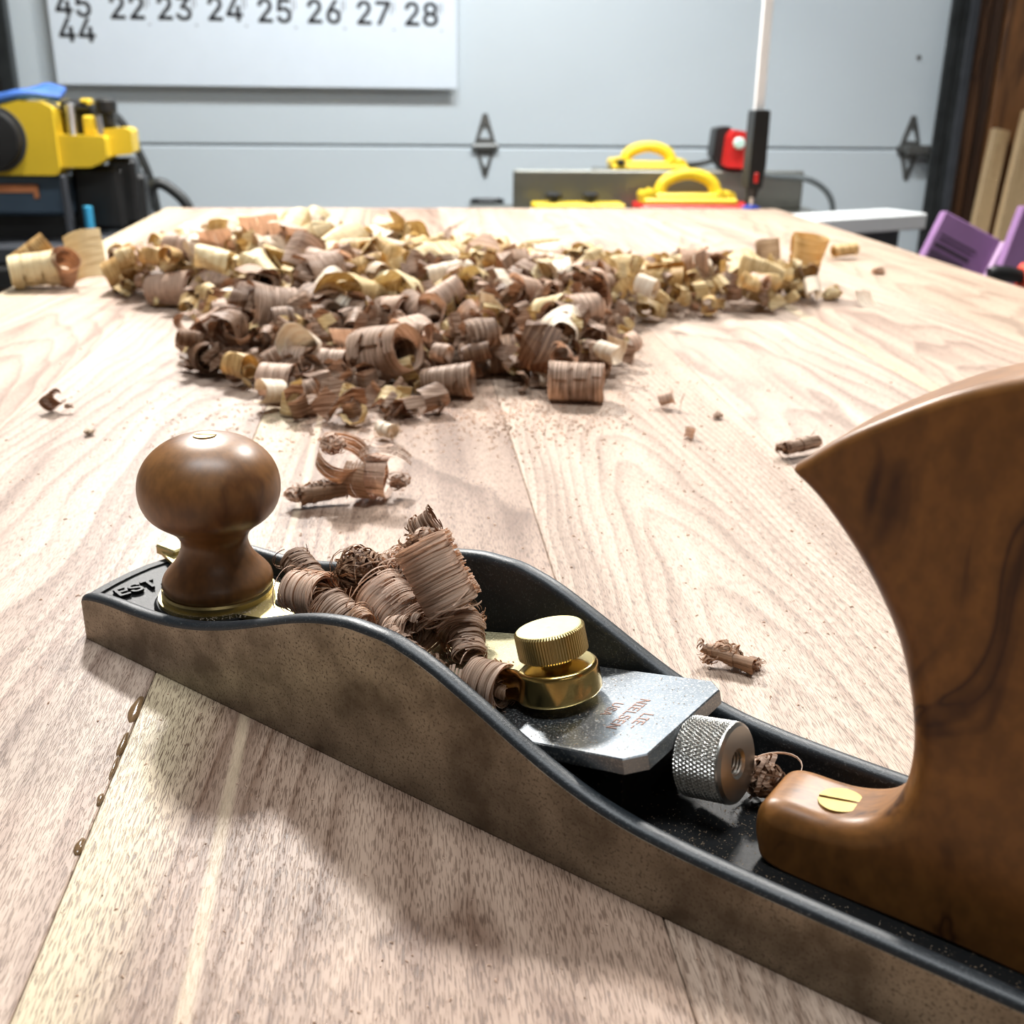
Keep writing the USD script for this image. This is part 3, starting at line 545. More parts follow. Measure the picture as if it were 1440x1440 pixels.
def tangle(R=.009, n=60, w=.0008, seed=0, squash=.7, rr=(.25, .7), th=.00012):
    """A ball of frayed fibres: short narrow ribbons curling about random axes."""
    r = np.random.default_rng(seed); ms = []
    for i in range(n):
        d = r.normal(size=3); d /= np.linalg.norm(d); c = d*R*r.uniform(.05, .55)
        m = shaving(w*r.uniform(.6, 2.4), R*r.uniform(*rr)*.8, R*r.uniform(*rr), r.uniform(.5, 1.3), nsub=1, seg=14, th=th, seed=seed*1000+i, wob=.25)
        m.apply_transform(axis_frame(r.normal(size=3), c, r.uniform(0, 6.28))); ms.append(m)
    m = cat_(ms); m.vertices[:, 2] *= squash; return m
def strand(R, seed, w=.0006):
    r = np.random.default_rng(seed); t = np.linspace(0, 1, 14)
    return shaving(w, R, R*r.uniform(1.1, 1.8), r.uniform(.3, .6), nsub=1, seg=26, seed=seed, th=.00012)
LAB = frame(*(np.array([[d@UX, d@VY, d[2]] for d in (CR, CU, -fw)])), [0, 0, 0])     # camera right/up/back in plane axes, to read curl directions
def lax(r, u, b): a = LAB[:3, :3]@np.array([r, u, b]); return a
SG = 'shavings heaped in the throat of the plane'
def on_plane(label, mesh, mat, pos, axis=None, spin=0., extra=(), group=SG):
    M = PM @ (axis_frame(lax(*axis) if axis is not None else (0, 0, 1), np.array(pos)/1000, spin))
    t = thing('wood_shaving', label, 'wood shaving', M=M, group=group)
    part(t, 'curl', mesh, mat, 40)
    for nm, m, mt in extra: part(t, nm, m, mt, 40)
    return t
def H(**k):
    k = {**dict(seg=36, th=.00014, split=.14, fray=.10), **k}; k['nsub'] = int(k['nsub']*1.5); m = shaving(**k); r = np.random.default_rng(k['seed']+5000); ms = [m]
    for i in range(14 if k['turns'] > 1.45 and k['r1'] < .0102 else 0):        # loose fibres along both edges
        e = r.choice([-1, 1]); f = shaving(r.uniform(.0002, .0005), k['r1']*r.uniform(.8, 1.05), k['r1']*r.uniform(.85, 1.18), r.uniform(.12, .4), nsub=1, seg=34, th=.00012, wob=.2, seed=k['seed']*31+i)
        f.apply_transform(axis_frame((r.normal()*.12, r.normal()*.12, 1), (0, 0, e*k['w']*(.5+r.uniform(-.03, .05))), r.uniform(0, 6.28))); ms.append(f)
    return cat_(ms)
def core(R, w, n, seed):
    """Loose inner coils seen in the open end of a curl."""
    r = np.random.default_rng(seed); ms = []
    for i in range(n):
        m = shaving(w*r.uniform(.2, .5), R*r.uniform(.15, .35), R*r.uniform(.35, .8), r.uniform(.8, 1.6), nsub=1, seg=18, seed=seed*77+i, wob=.3, th=.00014)
        a = r.uniform(0, 6.28); m.apply_transform(axis_frame((r.normal()*.35, r.normal()*.35, 1), (R*.4*math.cos(a)*r.random(), R*.4*math.sin(a)*r.random(), w*r.uniform(.15, .48)), r.uniform(0, 6.28))); ms.append(m)
    return cat_(ms)
on_plane('tubular brown shaving leaning against the front knob of the plane', H(w=.0155, r0=.0026, r1=.0058, turns=3.2, nsub=13, tele=.002, seed=11), 'walnut_shaving', (84, 35, 38), (.55, -.55, .5), 1.0, [('loose_coil', core(.005, .014, 5, 31), 'walnut_shaving')])
on_plane('striped brown curl whose open end shows tangled inner coils, beside the near rail', H(w=.0165, r0=.0062, r1=.0082, turns=2.2, nsub=15, seed=12, cone=.12), 'walnut_shaving', (96, 27.5, 35.2), (.78, -.12, .62), .5, [('loose_coil', core(.0072, .016, 11, 32), 'walnut_shaving_dark')])
on_plane('shaggy dark brown fibre tuft on top of the plane, left of the tall curl', tangle(.0105, 260, .0005, 41, .8), 'walnut_shaving_dark', (109, 38, 44))
on_plane('frayed light brown fibre tuft between the shaggy tuft and the tall curl', tangle(.0095, 220, .0005, 42, .8), 'walnut_shaving', (127, 42, 49))
on_plane('tall striped brown shaving standing highest in the plane throat', H(w=.0225, r0=.0068, r1=.0098, turns=2.1, nsub=24, seed=13, split=.14, fray=.16), 'walnut_shaving', (148, 32, 55.5), (.42, -.8, -.05), 2.5, [('frayed_end', tangle(.0075, 50, .0007, 43, .6).apply_translation([0, 0, -.012]), 'walnut_shaving')])
on_plane('wide striped brown shaving with a rolled open end, below the tall curl', H(w=.0245, r0=.0036, r1=.0098, turns=3.1, nsub=24, seed=14, split=.12, tele=.003), 'walnut_shaving', (132, 30, 38.5), (.66, -.62, .42), 1.6, [('loose_coil', core(.006, .024, 6, 33), 'walnut_shaving')])
on_plane('small tight brown curl with a dark round hole, behind the clamping wheel', H(w=.0135, r0=.0022, r1=.0058, turns=3.3, nsub=10, seed=15, tele=.003), 'walnut_shaving', (158, 33, 38.5), (.12, -.78, .6), .3, [('loose_strand', shaving(.003, .0062, .0085, .45, nsub=3, seed=91), 'walnut_shaving')])
on_plane('pinkish cup-shaped curl resting on the near rail before the clamping wheel', H(w=.0125, r0=.0048, r1=.0076, turns=2.8, nsub=11, seed=16, cone=.22), 'walnut_shaving', (173.5, 25.0, 30.0), (.80, -.22, .60), 2.2, [('loose_coil', core(.0052, .011, 5, 34), 'walnut_shaving_dark')])
on_plane('half hidden striped curl low behind the near rail', H(w=.018, r0=.005, r1=.0078, turns=2.0, nsub=12, seed=17), 'walnut_shaving', (118, 22, 34), (.7, -.55, .45), 0.)
on_plane('little brown curl peeking over the near rail', H(w=.006, r0=.0022, r1=.0042, turns=2.0, nsub=6, seed=18), 'walnut_shaving_dark', (132, 15.5, 41.2), (.5, -.3, .8), 0.)
on_plane('loop of narrow brown ribbons under the wide striped shaving', H(w=.008, r0=.0042, r1=.0055, turns=1.5, nsub=7, seed=19), 'walnut_shaving', (143, 21, 38.3), (.8, .1, .5), 0., [('loose_coil', core(.005, .008, 6, 35), 'walnut_shaving')])
on_plane('curved single ribbon leaning on the wide striped shaving', H(w=.0048, r0=.0085, r1=.0105, turns=.55, nsub=4, seed=20), 'walnut_shaving', (153, 25, 32.5), (.85, .35, .3), 2.6)
on_plane('golden fuzzy curl at the near rail below the ribbons', H(w=.012, r0=.0028, r1=.0056, turns=2.4, nsub=8, seed=21, split=.3, wob=.12), 'walnut_shaving', (147, 15.8, 35.5), (.7, -.6, .3), 0., [('frayed_end', tangle(.006, 40, .0006, 44, .8).apply_translation([0, 0, .006]), 'walnut_shaving')])
on_plane('narrow ribbon pair standing between the small curl and the cup-shaped curl', H(w=.0042, r0=.011, r1=.0135, turns=.42, nsub=3, seed=22), 'walnut_shaving', (164.5, 25, 27), (.96, .05, .25), 2.2)
on_plane('wispy bundle of fibres by the near rail above the cup-shaped curl', tangle(.0062, 46, .0005, 45, .8, (.4, .9)), 'walnut_shaving', (159, 17, 31))
on_plane('fine shaving tip poking up above the tall curl', H(w=.0075, r0=.0022, r1=.0045, turns=1.6, nsub=8, seed=23, split=.3), 'walnut_shaving', (139.5, 36, 67.5), (.85, .5, .1), .5, [('frayed_end', tangle(.0052, 36, .0006, 46, .8).apply_translation([0.001, -.004, -.002]), 'walnut_shaving')])
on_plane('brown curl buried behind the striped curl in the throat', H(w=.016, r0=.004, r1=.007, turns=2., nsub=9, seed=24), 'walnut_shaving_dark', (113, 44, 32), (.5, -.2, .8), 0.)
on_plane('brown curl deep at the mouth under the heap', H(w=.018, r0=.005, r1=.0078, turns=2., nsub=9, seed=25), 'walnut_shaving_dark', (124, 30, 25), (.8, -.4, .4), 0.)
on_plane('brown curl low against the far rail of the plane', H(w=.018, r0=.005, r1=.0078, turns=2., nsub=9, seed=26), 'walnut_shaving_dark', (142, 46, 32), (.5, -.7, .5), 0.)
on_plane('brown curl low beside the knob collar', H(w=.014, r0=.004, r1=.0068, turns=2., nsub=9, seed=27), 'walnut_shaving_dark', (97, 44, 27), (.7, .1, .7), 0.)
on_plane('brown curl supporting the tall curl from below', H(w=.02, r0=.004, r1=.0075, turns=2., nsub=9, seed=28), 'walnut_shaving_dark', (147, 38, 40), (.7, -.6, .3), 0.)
on_plane('round ball of brown fibres lying behind the depth adjuster', tangle(.0068, 150, .0006, 47, .95), 'walnut_shaving', (251.8, 46.8, 17.4), extra=[('loose_strand', shaving(.0006, .005, .007, .5, nsub=1, seed=5).apply_translation([.004, .001, .005]), 'walnut_shaving')], group='shavings lying in the heel of the plane')

# loose pieces lying on the table
def on_table(name, label, mesh, mat, xy, extra=(), group=None, axis=None, spin=0., lift=None):
    M = axis_frame(axis if axis is not None else (0, 0, 1), (0, 0, 0), spin); all_ = cat_([mesh]+[e[1] for e in extra]); z = (all_.vertices@M[:3, :3].T)[:, 2].min()
    M[:3, 3] = (xy[0], xy[1], -z+.0002 if lift is None else lift)
    t = thing(name, label, 'wood shaving', M=M, group=group); part(t, 'curl', mesh, mat, 40)
    for nm, m, mt in extra: part(t, nm, m, mt, 40)
def tr_(m, M): m = m.copy(); m.apply_transform(M); return m
c1 = tr_(H(w=.0105, r0=.0105, r1=.0145, turns=.85, nsub=8, seed=51, crum=.002), axis_frame((.25, -.42, .87), (-.003, .003, .0205), 2.9))
on_table('wood_shaving', 'tangled clump of brown curls on the table right of the front knob', c1, 'walnut_shaving_dark', (-.031, .518), [
    ('ribbon', tr_(H(w=.012, r0=.0095, r1=.013, turns=.8, nsub=8, seed=52), axis_frame((.85, -.5, .1), (.009, .0, .0125), 2.0)), 'walnut_shaving_dark'),
    ('ribbon', tr_(H(w=.011, r0=.009, r1=.0135, turns=.7, nsub=7, seed=58), axis_frame((.9, -.3, -.1), (.017, .003, .0125), 1.0)), 'walnut_shaving'),
    ('ribbon', tr_(H(w=.010, r0=.012, r1=.02, turns=.3, nsub=6, seed=59), axis_frame((.1, .9, .2), (.014, .004, .012), .9)), 'walnut_shaving'),
    ('small_curl', tr_(H(w=.022, r0=.0025, r1=.0058, turns=2.4, nsub=8, seed=53), axis_frame((1, .25, .12), (-.0115, -.004, .0062))), 'walnut_shaving_dark'),
    ('frayed_end', tr_(tangle(.0065, 44, .0009, 54), axis_frame((0, 0, 1), (-.025, -.006, .006))), 'walnut_shaving'),
    ('frayed_end', tr_(tangle(.0075, 44, .0009, 55), axis_frame((0, 0, 1), (.026, .006, .007))), 'walnut_shaving'),
    ('frayed_end', tr_(tangle(.0085, 60, .0009, 56), axis_frame((0, 0, 1), (-.006, .003, .0285))), 'walnut_shaving')])
on_table('wood_shaving', 'small fuzzy brown twist on the table between the blade and the tote', tr_(H(w=.017, r0=.0012, r1=.0026, turns=3, nsub=6, seed=61, tele=.004), axis_frame((.8, -.55, -.12), (-.001, 0, .0045))), 'walnut_shaving_dark', (.1115, .3385), [
    ('frayed_end', tr_(tangle(.005, 40, .0005, 62, .6), axis_frame((0, 0, 1), (.004, .002, .0035))), 'walnut_shaving_dark'), ('frayed_end', tr_(tangle(.0045, 30, .0004, 63, .6), axis_frame((0, 0, 1), (.0105, -.0015, .002))), 'walnut_shaving'),
    ('frayed_end', tr_(tangle(.0048, 46, .0005, 163, .7), axis_frame((0, 0, 1), (-.0005, .0025, .0062))), 'walnut_shaving_dark'), ('frayed_end', tr_(tangle(.0036, 30, .0004, 164, .7), axis_frame((0, 0, 1), (-.006, .0005, .003))), 'walnut_shaving_dark')])
on_table('wood_shaving', 'crumpled brown shaving on the table touching the tip of the tote in view', tr_(H(w=.022, r0=.0022, r1=.005, turns=2, nsub=5, seed=64, wob=.2), axis_frame((.9, .35, .05), (0, 0, .005))), 'walnut_shaving', (.222, .575), [('frayed_end', tr_(tangle(.0055, 30, .001, 65), axis_frame((0, 0, 1), (-.011, -.002, .004))), 'walnut_shaving_dark')])
on_table('wood_shaving', 'small dark folded shaving alone on the left planks', tr_(H(w=.012, r0=.004, r1=.006, turns=.9, nsub=4, seed=66, wob=.2), axis_frame((.7, -.2, .5), (0, 0, .006))), 'walnut_shaving_dark', (-.222, .693), [('frayed_end', tr_(tangle(.004, 14, .0008, 67, .5), axis_frame((0, 0, 1), (.010, -.004, .0025))), 'walnut_shaving')])
on_table('wood_shaving', 'tiny cream crumb of curled shaving left of the knob', tangle(.0042, 22, .0009, 68, .5), 'pale_shaving', (-.187, .640))
on_table('wood_shaving', 'single short brown roll standing right of the big heap', H(w=.009, r0=.0028, r1=.0046, turns=1.6, nsub=3, seed=69), 'walnut_shaving', (.168, .678), axis=(.9, -.2, .3))
on_table('wood_shaving', 'pale tan roll lying near the far right table edge', H(w=.03, r0=.005, r1=.009, turns=1.6, nsub=3, seed=70), 'gold_shaving', (.548, 1.345), axis=(.98, .1, .1))
on_table('wood_shaving', 'dark little shaving near the right table edge', tangle(.009, 16, .003, 71, .6), 'walnut_shaving_dark', (.541, 1.225))
on_table('wood_shaving', 'greenish cream crumpled shaving right of the standing cream curl', tangle(.012, 26, .003, 72, .7), 'cream_shaving', (.425, 1.065))
on_table('wood_shaving', 'flat white shaving furthest right beyond the heap', H(w=.02, r0=.018, r1=.02, turns=.22, nsub=3, seed=73), 'pale_shaving', (.452, 1.02), axis=(.9, .3, 0), spin=-1.6)
on_table('wood_shaving', 'thin dark sliver lying right of the single short roll', H(w=.003, r0=.02, r1=.022, turns=.1, nsub=1, seed=74), 'walnut_shaving_dark', (.196, .667), axis=(.2, .9, 0))
on_table('wood_shaving', 'small frayed crumb just below the thin dark sliver', tangle(.004, 14, .0008, 75, .6), 'walnut_shaving', (.196, .652))
on_table('wood_shaving', 'tiny upright brown curl between the heap and the tote', H(w=.006, r0=.0022, r1=.0032, turns=1.2, nsub=2, seed=76), 'walnut_shaving', (.167, .612), axis=(.2, .2, 1))
on_table('wood_shaving', 'pale tan roll lying in front of the heap just behind the brown clump', H(w=.014, r0=.003, r1=.005, turns=1.6, nsub=4, seed=77), 'pale_shaving', (-.012, .618), axis=(.5, -.8, .1))

# the big heap: prototypes, then one copy per shaving
PROTO = {'brown': [], 'cream': []}
B, K, C, G, P_ = 'walnut_shaving', 'walnut_shaving_dark', 'cream_shaving', 'gold_shaving', 'pale_shaving'
sp = [(B, dict(w=.038, r0=.007, r1=.0115, turns=1.9, nsub=3, crum=.002)), (B, dict(w=.030, r0=.009, r1=.014, turns=1.5, nsub=2, cone=.3, crum=.003)), (K, dict(w=.032, r0=.004, r1=.0095, turns=2.3, nsub=3, tele=.008, crum=.002)),
      (B, dict(w=.026, r0=.009, r1=.016, turns=1.1, nsub=3, wob=.2, crum=.004)), (B, dict(w=.044, r0=.005, r1=.010, turns=1.8, nsub=3, cone=.35, crum=.003)), (K, dict(w=.024, r0=.012, r1=.022, turns=.7, nsub=2, wob=.2, crum=.005)), (B, dict(w=.034, r0=.016, r1=.026, turns=.55, nsub=2, wob=.2, crum=.006)),
      (B, dict(w=.015, r0=.004, r1=.0085, turns=1.8, nsub=2, crum=.002)), (B, dict(w=.012, r0=.006, r1=.010, turns=1.1, nsub=2, wob=.3, crum=.003)), (K, dict(w=.016, r0=.003, r1=.007, turns=1.5, nsub=2, wob=.3, crum=.003)),
      (C, dict(w=.034, r0=.007, r1=.014, turns=1.3, nsub=2, wob=.2, crum=.004)), (C, dict(w=.028, r0=.010, r1=.020, turns=.9, nsub=2, wob=.25, crum=.006)), (G, dict(w=.036, r0=.008, r1=.014, turns=1.5, nsub=2, cone=.4, crum=.004)),
      (P_, dict(w=.032, r0=.007, r1=.012, turns=1.6, nsub=2, wob=.15, crum=.003)), (P_, dict(w=.028, r0=.012, r1=.022, turns=.7, nsub=2, wob=.25, crum=.006)), (C, dict(w=.038, r0=.014, r1=.026, turns=.6, nsub=2, wob=.2, crum=.008)), (P_, dict(w=.040, r0=.008, r1=.013, turns=1.2, nsub=2, cone=.5, crum=.005)),
      (C, dict(w=.018, r0=.006, r1=.010, turns=1.1, nsub=2, wob=.3, crum=.004)), (G, dict(w=.018, r0=.005, r1=.010, turns=1.2, nsub=2, wob=.3, crum=.004)), (P_, dict(w=.018, r0=.005, r1=.010, turns=1.0, nsub=1, wob=.3, crum=.004))]
def htop(x, y):
    """How high the heap stands at (x, y)."""
    h = .029+.031*math.exp(-((x+.12)/.13)**2-((y-1.08)/.16)**2)+.016*math.exp(-((x-.05)/.15)**2-((y-.95)/.16)**2)
    return h*(.72 if y < .76 else 1)
HEAP_Z = {}
class HM:
    c = .005; x0, y0 = -.5, .55; n = 240
    a = np.zeros((240, 240))
    @classmethod
    def foot(k, x, y, r):
        i0, j0 = int((x-r-k.x0)/k.c), int((y-r-k.y0)/k.c); m = int(2*r/k.c)+1
        return slice(max(i0, 0), i0+m+1), slice(max(j0, 0), j0+m+1)
def settle(x, y, R, w, ax, ground=False):
    a = np.array(ax)/np.linalg.norm(ax); hx = abs(a[2])*w/2+R*math.sqrt(1-a[2]**2); fr = max(R, w*.4*math.hypot(a[0], a[1]))
    s = HM.foot(x, y, fr); h = HM.a[s]; base = float(np.quantile(h, .72)) if h.size else 0.; z = base*.86+hx
    if base < .004: z = hx+base
    z = min(z, max(hx, htop(x, y)))
    if ground: z = hx
    HM.a[s] = np.maximum(h, min(z+hx*.5, htop(x, y)+.004)); return z
def put(spec, mat, x, y, axis, label, group, spin=None, seed=0, ground=False):
    m = shaving(**{**dict(seed=seed, th=.00025, seg=20), **spec}); R = spec['r1']*1.03
    z = settle(x, y, min(R, .02), spec['w'], axis, ground); M = axis_frame(axis, (x, y, z), rng.uniform(0, 6.28) if spin is None else spin)
    # resting on the table: lowest vertex just above it
    lo = (m.vertices@M[:3, :3].T)[:, 2].min()+M[2, 3]
    if lo < .0003 or ground: M[2, 3] += .0003-lo
    t = thing('wood_shaving', label, 'wood shaving', M=M, group=group); part(t, 'curl', m, mat, 40); return t
big = dict(seg=30, nsub=3, th=.0003, crum=.0015, split=.02)
put(dict(w=.036, r0=.0115, r1=.0135, turns=1.35, **big), 'walnut_shaving', .112, .698, (.97, -.22, 0), 'smooth brown tube open at its left end, at the front right of the heap', None, .6, 201, True)
put(dict(w=.040, r0=.0165, r1=.0185, turns=1.15, cone=-.25, **big), 'pale_walnut' if 'pale_walnut' in MAT else 'walnut_shaving', -.012, .735, (.75, -.6, .35), 'large greyish cup-shaped shaving with a dark mouth in the middle front of the heap', None, 2.2, 202, True)
put(dict(w=.042, r0=.009, r1=.0135, turns=2.0, cone=.15, **big), 'walnut_shaving', -.062, .745, (.96, -.2, -.1), 'long shiny brown roll left of the large cup-shaped shaving', None, 1., 203, True)
put(dict(w=.044, r0=.0115, r1=.0145, turns=1.6, **big), 'walnut_shaving_dark', .082, .775, (.98, -.05, .05), 'broad dark brown roll in the right front of the heap', None, 1.2, 204, True)
put(dict(w=.034, r0=.0085, r1=.0115, turns=1.5, cone=.3, **big), 'walnut_shaving', .028, .715, (.95, -.25, .1), 'brown roll tucked right under the large cup-shaped shaving', None, 1., 205, True)
put(dict(w=.022, r0=.009, r1=.0115, turns=1.4, **big), 'walnut_shaving', -.085, .722, (.97, -.25, 0), 'short brown roll at the front edge of the heap, left of centre', None, 1., 206, True)
put(dict(w=.025, r0=.008, r1=.0115, turns=2.0, **big), 'walnut_shaving_dark', -.142, .785, (.35, -.9, .1), 'dark brown curl at the front left corner of the heap', None, 1., 207, True)
put(dict(w=.034, r0=.004, r1=.0062, turns=1.5, **big), 'pale_shaving', .105, .740, (.9, .42, .1), 'pale narrow tube lying above the smooth brown tube', None, 1., 208)
put(dict(w=.058, r0=.013, r1=.0165, turns=1.4, cone=.35, **big), 'gold_shaving', .402, 1.085, (.1, -.1, 1), 'tall golden cream curl standing upright at the right end of the heap', None, 1., 209, True)
put(dict(w=.055, r0=.009, r1=.014, turns=1.4, wob=.2, **big), 'pale_shaving', .368, 1.09, (-.15, .1, 1), 'white upright curl beside the golden cream curl', None, 1., 210, True)
put(dict(w=.045, r0=.012, r1=.02, turns=1.6, wob=.2, **big), 'cream_shaving', -.368, 1.155, (.95, .2, .1), 'plump cream curl at the left table edge', None, 1., 211, True)
put(dict(w=.03, r0=.01, r1=.015, turns=1.5, wob=.2, **big), 'walnut_shaving_dark', -.338, 1.155, (.3, -.5, .6), 'dark brown curl wedged beside the plump cream curl', None, 1., 212, True)
put(dict(w=.04, r0=.01, r1=.016, turns=1.4, wob=.2, **big), 'gold_shaving', -.373, 1.172, (.7, .3, .5), 'golden curl on top of the plump cream curl', None, 1., 213)
sheet = shaving(w=.052, r0=.032, r1=.04, turns=.2, seg=70, nsub=1, th=.0004, crum=.0015, seed=214); sheet.apply_translation(-sheet.bounds.mean(0)); sheet.apply_transform(trimesh.transformations.rotation_matrix(math.radians(-126), [0, 0, 1]))
on_table('wood_shaving', 'smooth pale sheet of shaving standing at the left end of the heap', sheet, 'cream_shaving', (-.326, 1.185), axis=(-.22, .55, 1))
put(dict(w=.045, r0=.012, r1=.02, turns=1.5, wob=.12, cone=.2, **big), 'gold_shaving', -.272, 1.135, (.9, .2, .35), 'golden barrel-shaped curl right of the smooth pale sheet', None, 1., 215, True)
put(dict(w=.045, r0=.010, r1=.017, turns=1.8, cone=.2, **big), 'walnut_shaving', -.214, 1.05, (.92, -.35, .1), 'tan curl with a frayed hollow, front of the left arm of the heap', None, 1., 216, True)
put(dict(w=.07, r0=.007, r1=.0115, turns=1.6, **big), 'walnut_shaving', -.165, 1.04, (.75, .6, .32), 'long brown tube sloping up in the left part of the heap', None, 1., 217)
put(dict(w=.034, r0=.008, r1=.0105, turns=1.6, **big), 'walnut_shaving_dark', .118, .84, (.1, -.35, .9), 'upright ribbed dark roll in the right middle of the heap', None, 1., 218)
heap = Polygon([(-.165, .80), (-.133, .765), (-.09, .72), (-.04, .70), (.03, .735), (.075, .72), (.12, .715), (.165, .79), (.185, .93), (.27, .975), (.33, .985), (.40, 1.04), (.41, 1.12), (.30, 1.14), (.18, 1.17), (.06, 1.2), (-.05, 1.21), (-.16, 1.24), (-.26, 1.22), (-.30, 1.17), (-.27, 1.10), (-.19, 1.0), (-.165, .93)])
scatter = Polygon([(-.11, .70), (-.06, .655), (.0, .645), (.03, .69), (-.04, .70)])
first = {}
members = {}
cnt = {}
made = 0
ORD = []
while len(ORD) < 312:
    x, y = rng.uniform(-.31, .42), rng.uniform(.64, 1.25)
    if math.hypot((x-.112)/.04, (y-.685)/.03) < 1 or math.hypot((x+.03)/.06, (y-.715)/.025) < 1: continue
    if heap.contains(Point(x, y)): ORD.append((x, y))
    elif scatter.contains(Point(x, y)) and rng.random() < .5: ORD.append((x, y))
for (x, y) in ORD:
    edge = heap.exterior.distance(Point(x, y)) if heap.contains(Point(x, y)) else 0
    back = (y > .96+.1*rng.normal()) or (abs(x) > .2); creamp = .82 if back else .16
    if math.hypot(x+.03, (y-.93)*.7) < .07: creamp = .75
    cr = rng.random() < creamp
    small = edge < .02 or rng.random() < .12
    idx = [k for k, s in enumerate(sp) if (s[0] in ('cream_shaving', 'gold_shaving', 'pale_shaving')) == cr and ((s[1]['w'] < .0185 and s[1]['r1'] < .0105) == small)]
    k = int(rng.choice(idx)); mat, spec = sp[k]
    az = rng.uniform(0, 6.28); el = rng.normal(0, .28); ax = (math.cos(az)*math.cos(el), math.sin(az)*math.cos(el), math.sin(el))
    tone = {'cream_shaving': 'cream', 'gold_shaving': 'golden', 'pale_shaving': 'whitish'}.get(mat, 'dark brown' if mat.endswith('dark') else 'brown')
    col = 'left' if x < -.08 else 'centre left' if x < .0 else 'centre right' if x < .08 else 'right'
    zone = ('left arm' if y < 1.14 else 'left arm rear') if x < -.18 else ('right arm near end' if x < .29 else 'right arm far end') if x > .19 else ('back ' if y > 1.1 else 'rear middle ' if y > .97 else 'middle ' if y > .84 else 'front ')+col
    kind = 'small shaving curl' if small else 'wide shaving curl' if spec['w'] >= .03 else 'shaving curl'
    label = f"{tone} {kind} in the heap's {zone}"; group = f"{tone} {kind}s in the heap's {zone}"
    if k not in first:
        first[k] = t = put(spec, mat, x, y, ax, label, group, None, 300+k)
    else:
        R = spec['r1']*1.03; z = settle(x, y, R, spec['w'], ax); M = axis_frame(ax, (x, y, z), rng.uniform(0, 6.28))
        hx = abs(math.sin(el))*spec['w']/2+R*math.cos(el)*1.06
        M[2, 3] = max(M[2, 3], hx+.0004); M[:3, :3] *= rng.uniform(.88, 1.1)
        t = copy_of(first[k], M, label, group)
    members.setdefault((label, group), []).append((x/y, t))
ORDW = ['leftmost', 'second from left', 'third from left', 'fourth from left', 'fifth from left', 'sixth from left', 'seventh from left', 'eighth from left', 'ninth from left', 'tenth from left']
for (label, group), ts in members.items():      # each curl of a kind is told apart by its place among its like
    for o, (_, t) in enumerate(sorted(ts)):
        if len(ts) > 1: stage.GetPrimAtPath(t).SetCustomDataByKey('label', label+', '+(ORDW[o] if o < len(ts)-1 or len(ts) > 10 else 'rightmost'))
# broken bits filling the heap
for nm, mats in (('brown_shaving_bits', 'walnut_shaving'), ('pale_shaving_bits', 'cream_shaving')):
    r = np.random.default_rng(len(nm)); ms = []
    protos = [shaving(r.uniform(.007, .016), r.uniform(.003, .006), r.uniform(.006, .012), r.uniform(.4, 1.1), nsub=1, seg=9, th=.0003, wob=.3, crum=.003, seed=900+q) for q in range(14)]
    while len(ms) < 650:
        x, y = r.uniform(-.31, .42), r.uniform(.64, 1.25); back = y > .97 or abs(x) > .2; pt = Point(x, y)
        if not (heap.contains(pt) or (scatter.contains(pt) and r.random() < .6)) or r.random() > (.85 if back == (nm[0] == 'p') else .2): continue
        m = protos[r.integers(14)].copy(); M = axis_frame(r.normal(size=3), (0, 0, 0), r.uniform(0, 6.28)); m.apply_transform(M); ed = heap.exterior.distance(pt) if heap.contains(pt) else 0
        m.apply_translation([x, y, .0004-m.bounds[0, 2]+min(1, ed/.03)*r.random()**.6*htop(x, y)*.95]); ms.append(m)
    single(nm, cat_(ms), mats, 'small broken %s bits of shaving mixed through the heap' % nm.split('_')[0], 'shaving bits', kind='stuff', smooth=40)
# crumbs and dust on the table
def crumb_place(r):
    k = r.random()
    while True:
        if k < .30: x, y = r.normal(.075, .035), r.normal(.66, .035)
        elif k < .55: x, y = r.normal(-.05, .06), r.normal(.66, .03)
        elif k < .62: x, y = r.normal(.16, .03), r.normal(.76, .05)
        elif k < .70: x, y = r.normal(.16, .08), r.uniform(.25, .6)
        else: y = .16+1.1*r.random()**1.6; x = r.uniform(-.38, .5)*max(y, .25)
        q = np.array([x, y])-PA[:2]; lx, ly = q@UX[:2]*1000, q@VY[:2]*1000
        if -.39 < x < .65 and y < 1.3 and not (-8 < lx < 360 and -1 < ly < 69): return np.array([x, y, .0001])
        k = r.random()
single('wood_crumbs', flecks(2600, crumb_place, .00075, 5), 'walnut_shaving', 'fine brown wood crumbs and dust scattered over the table top', 'wood crumbs', kind='stuff', smooth=False)

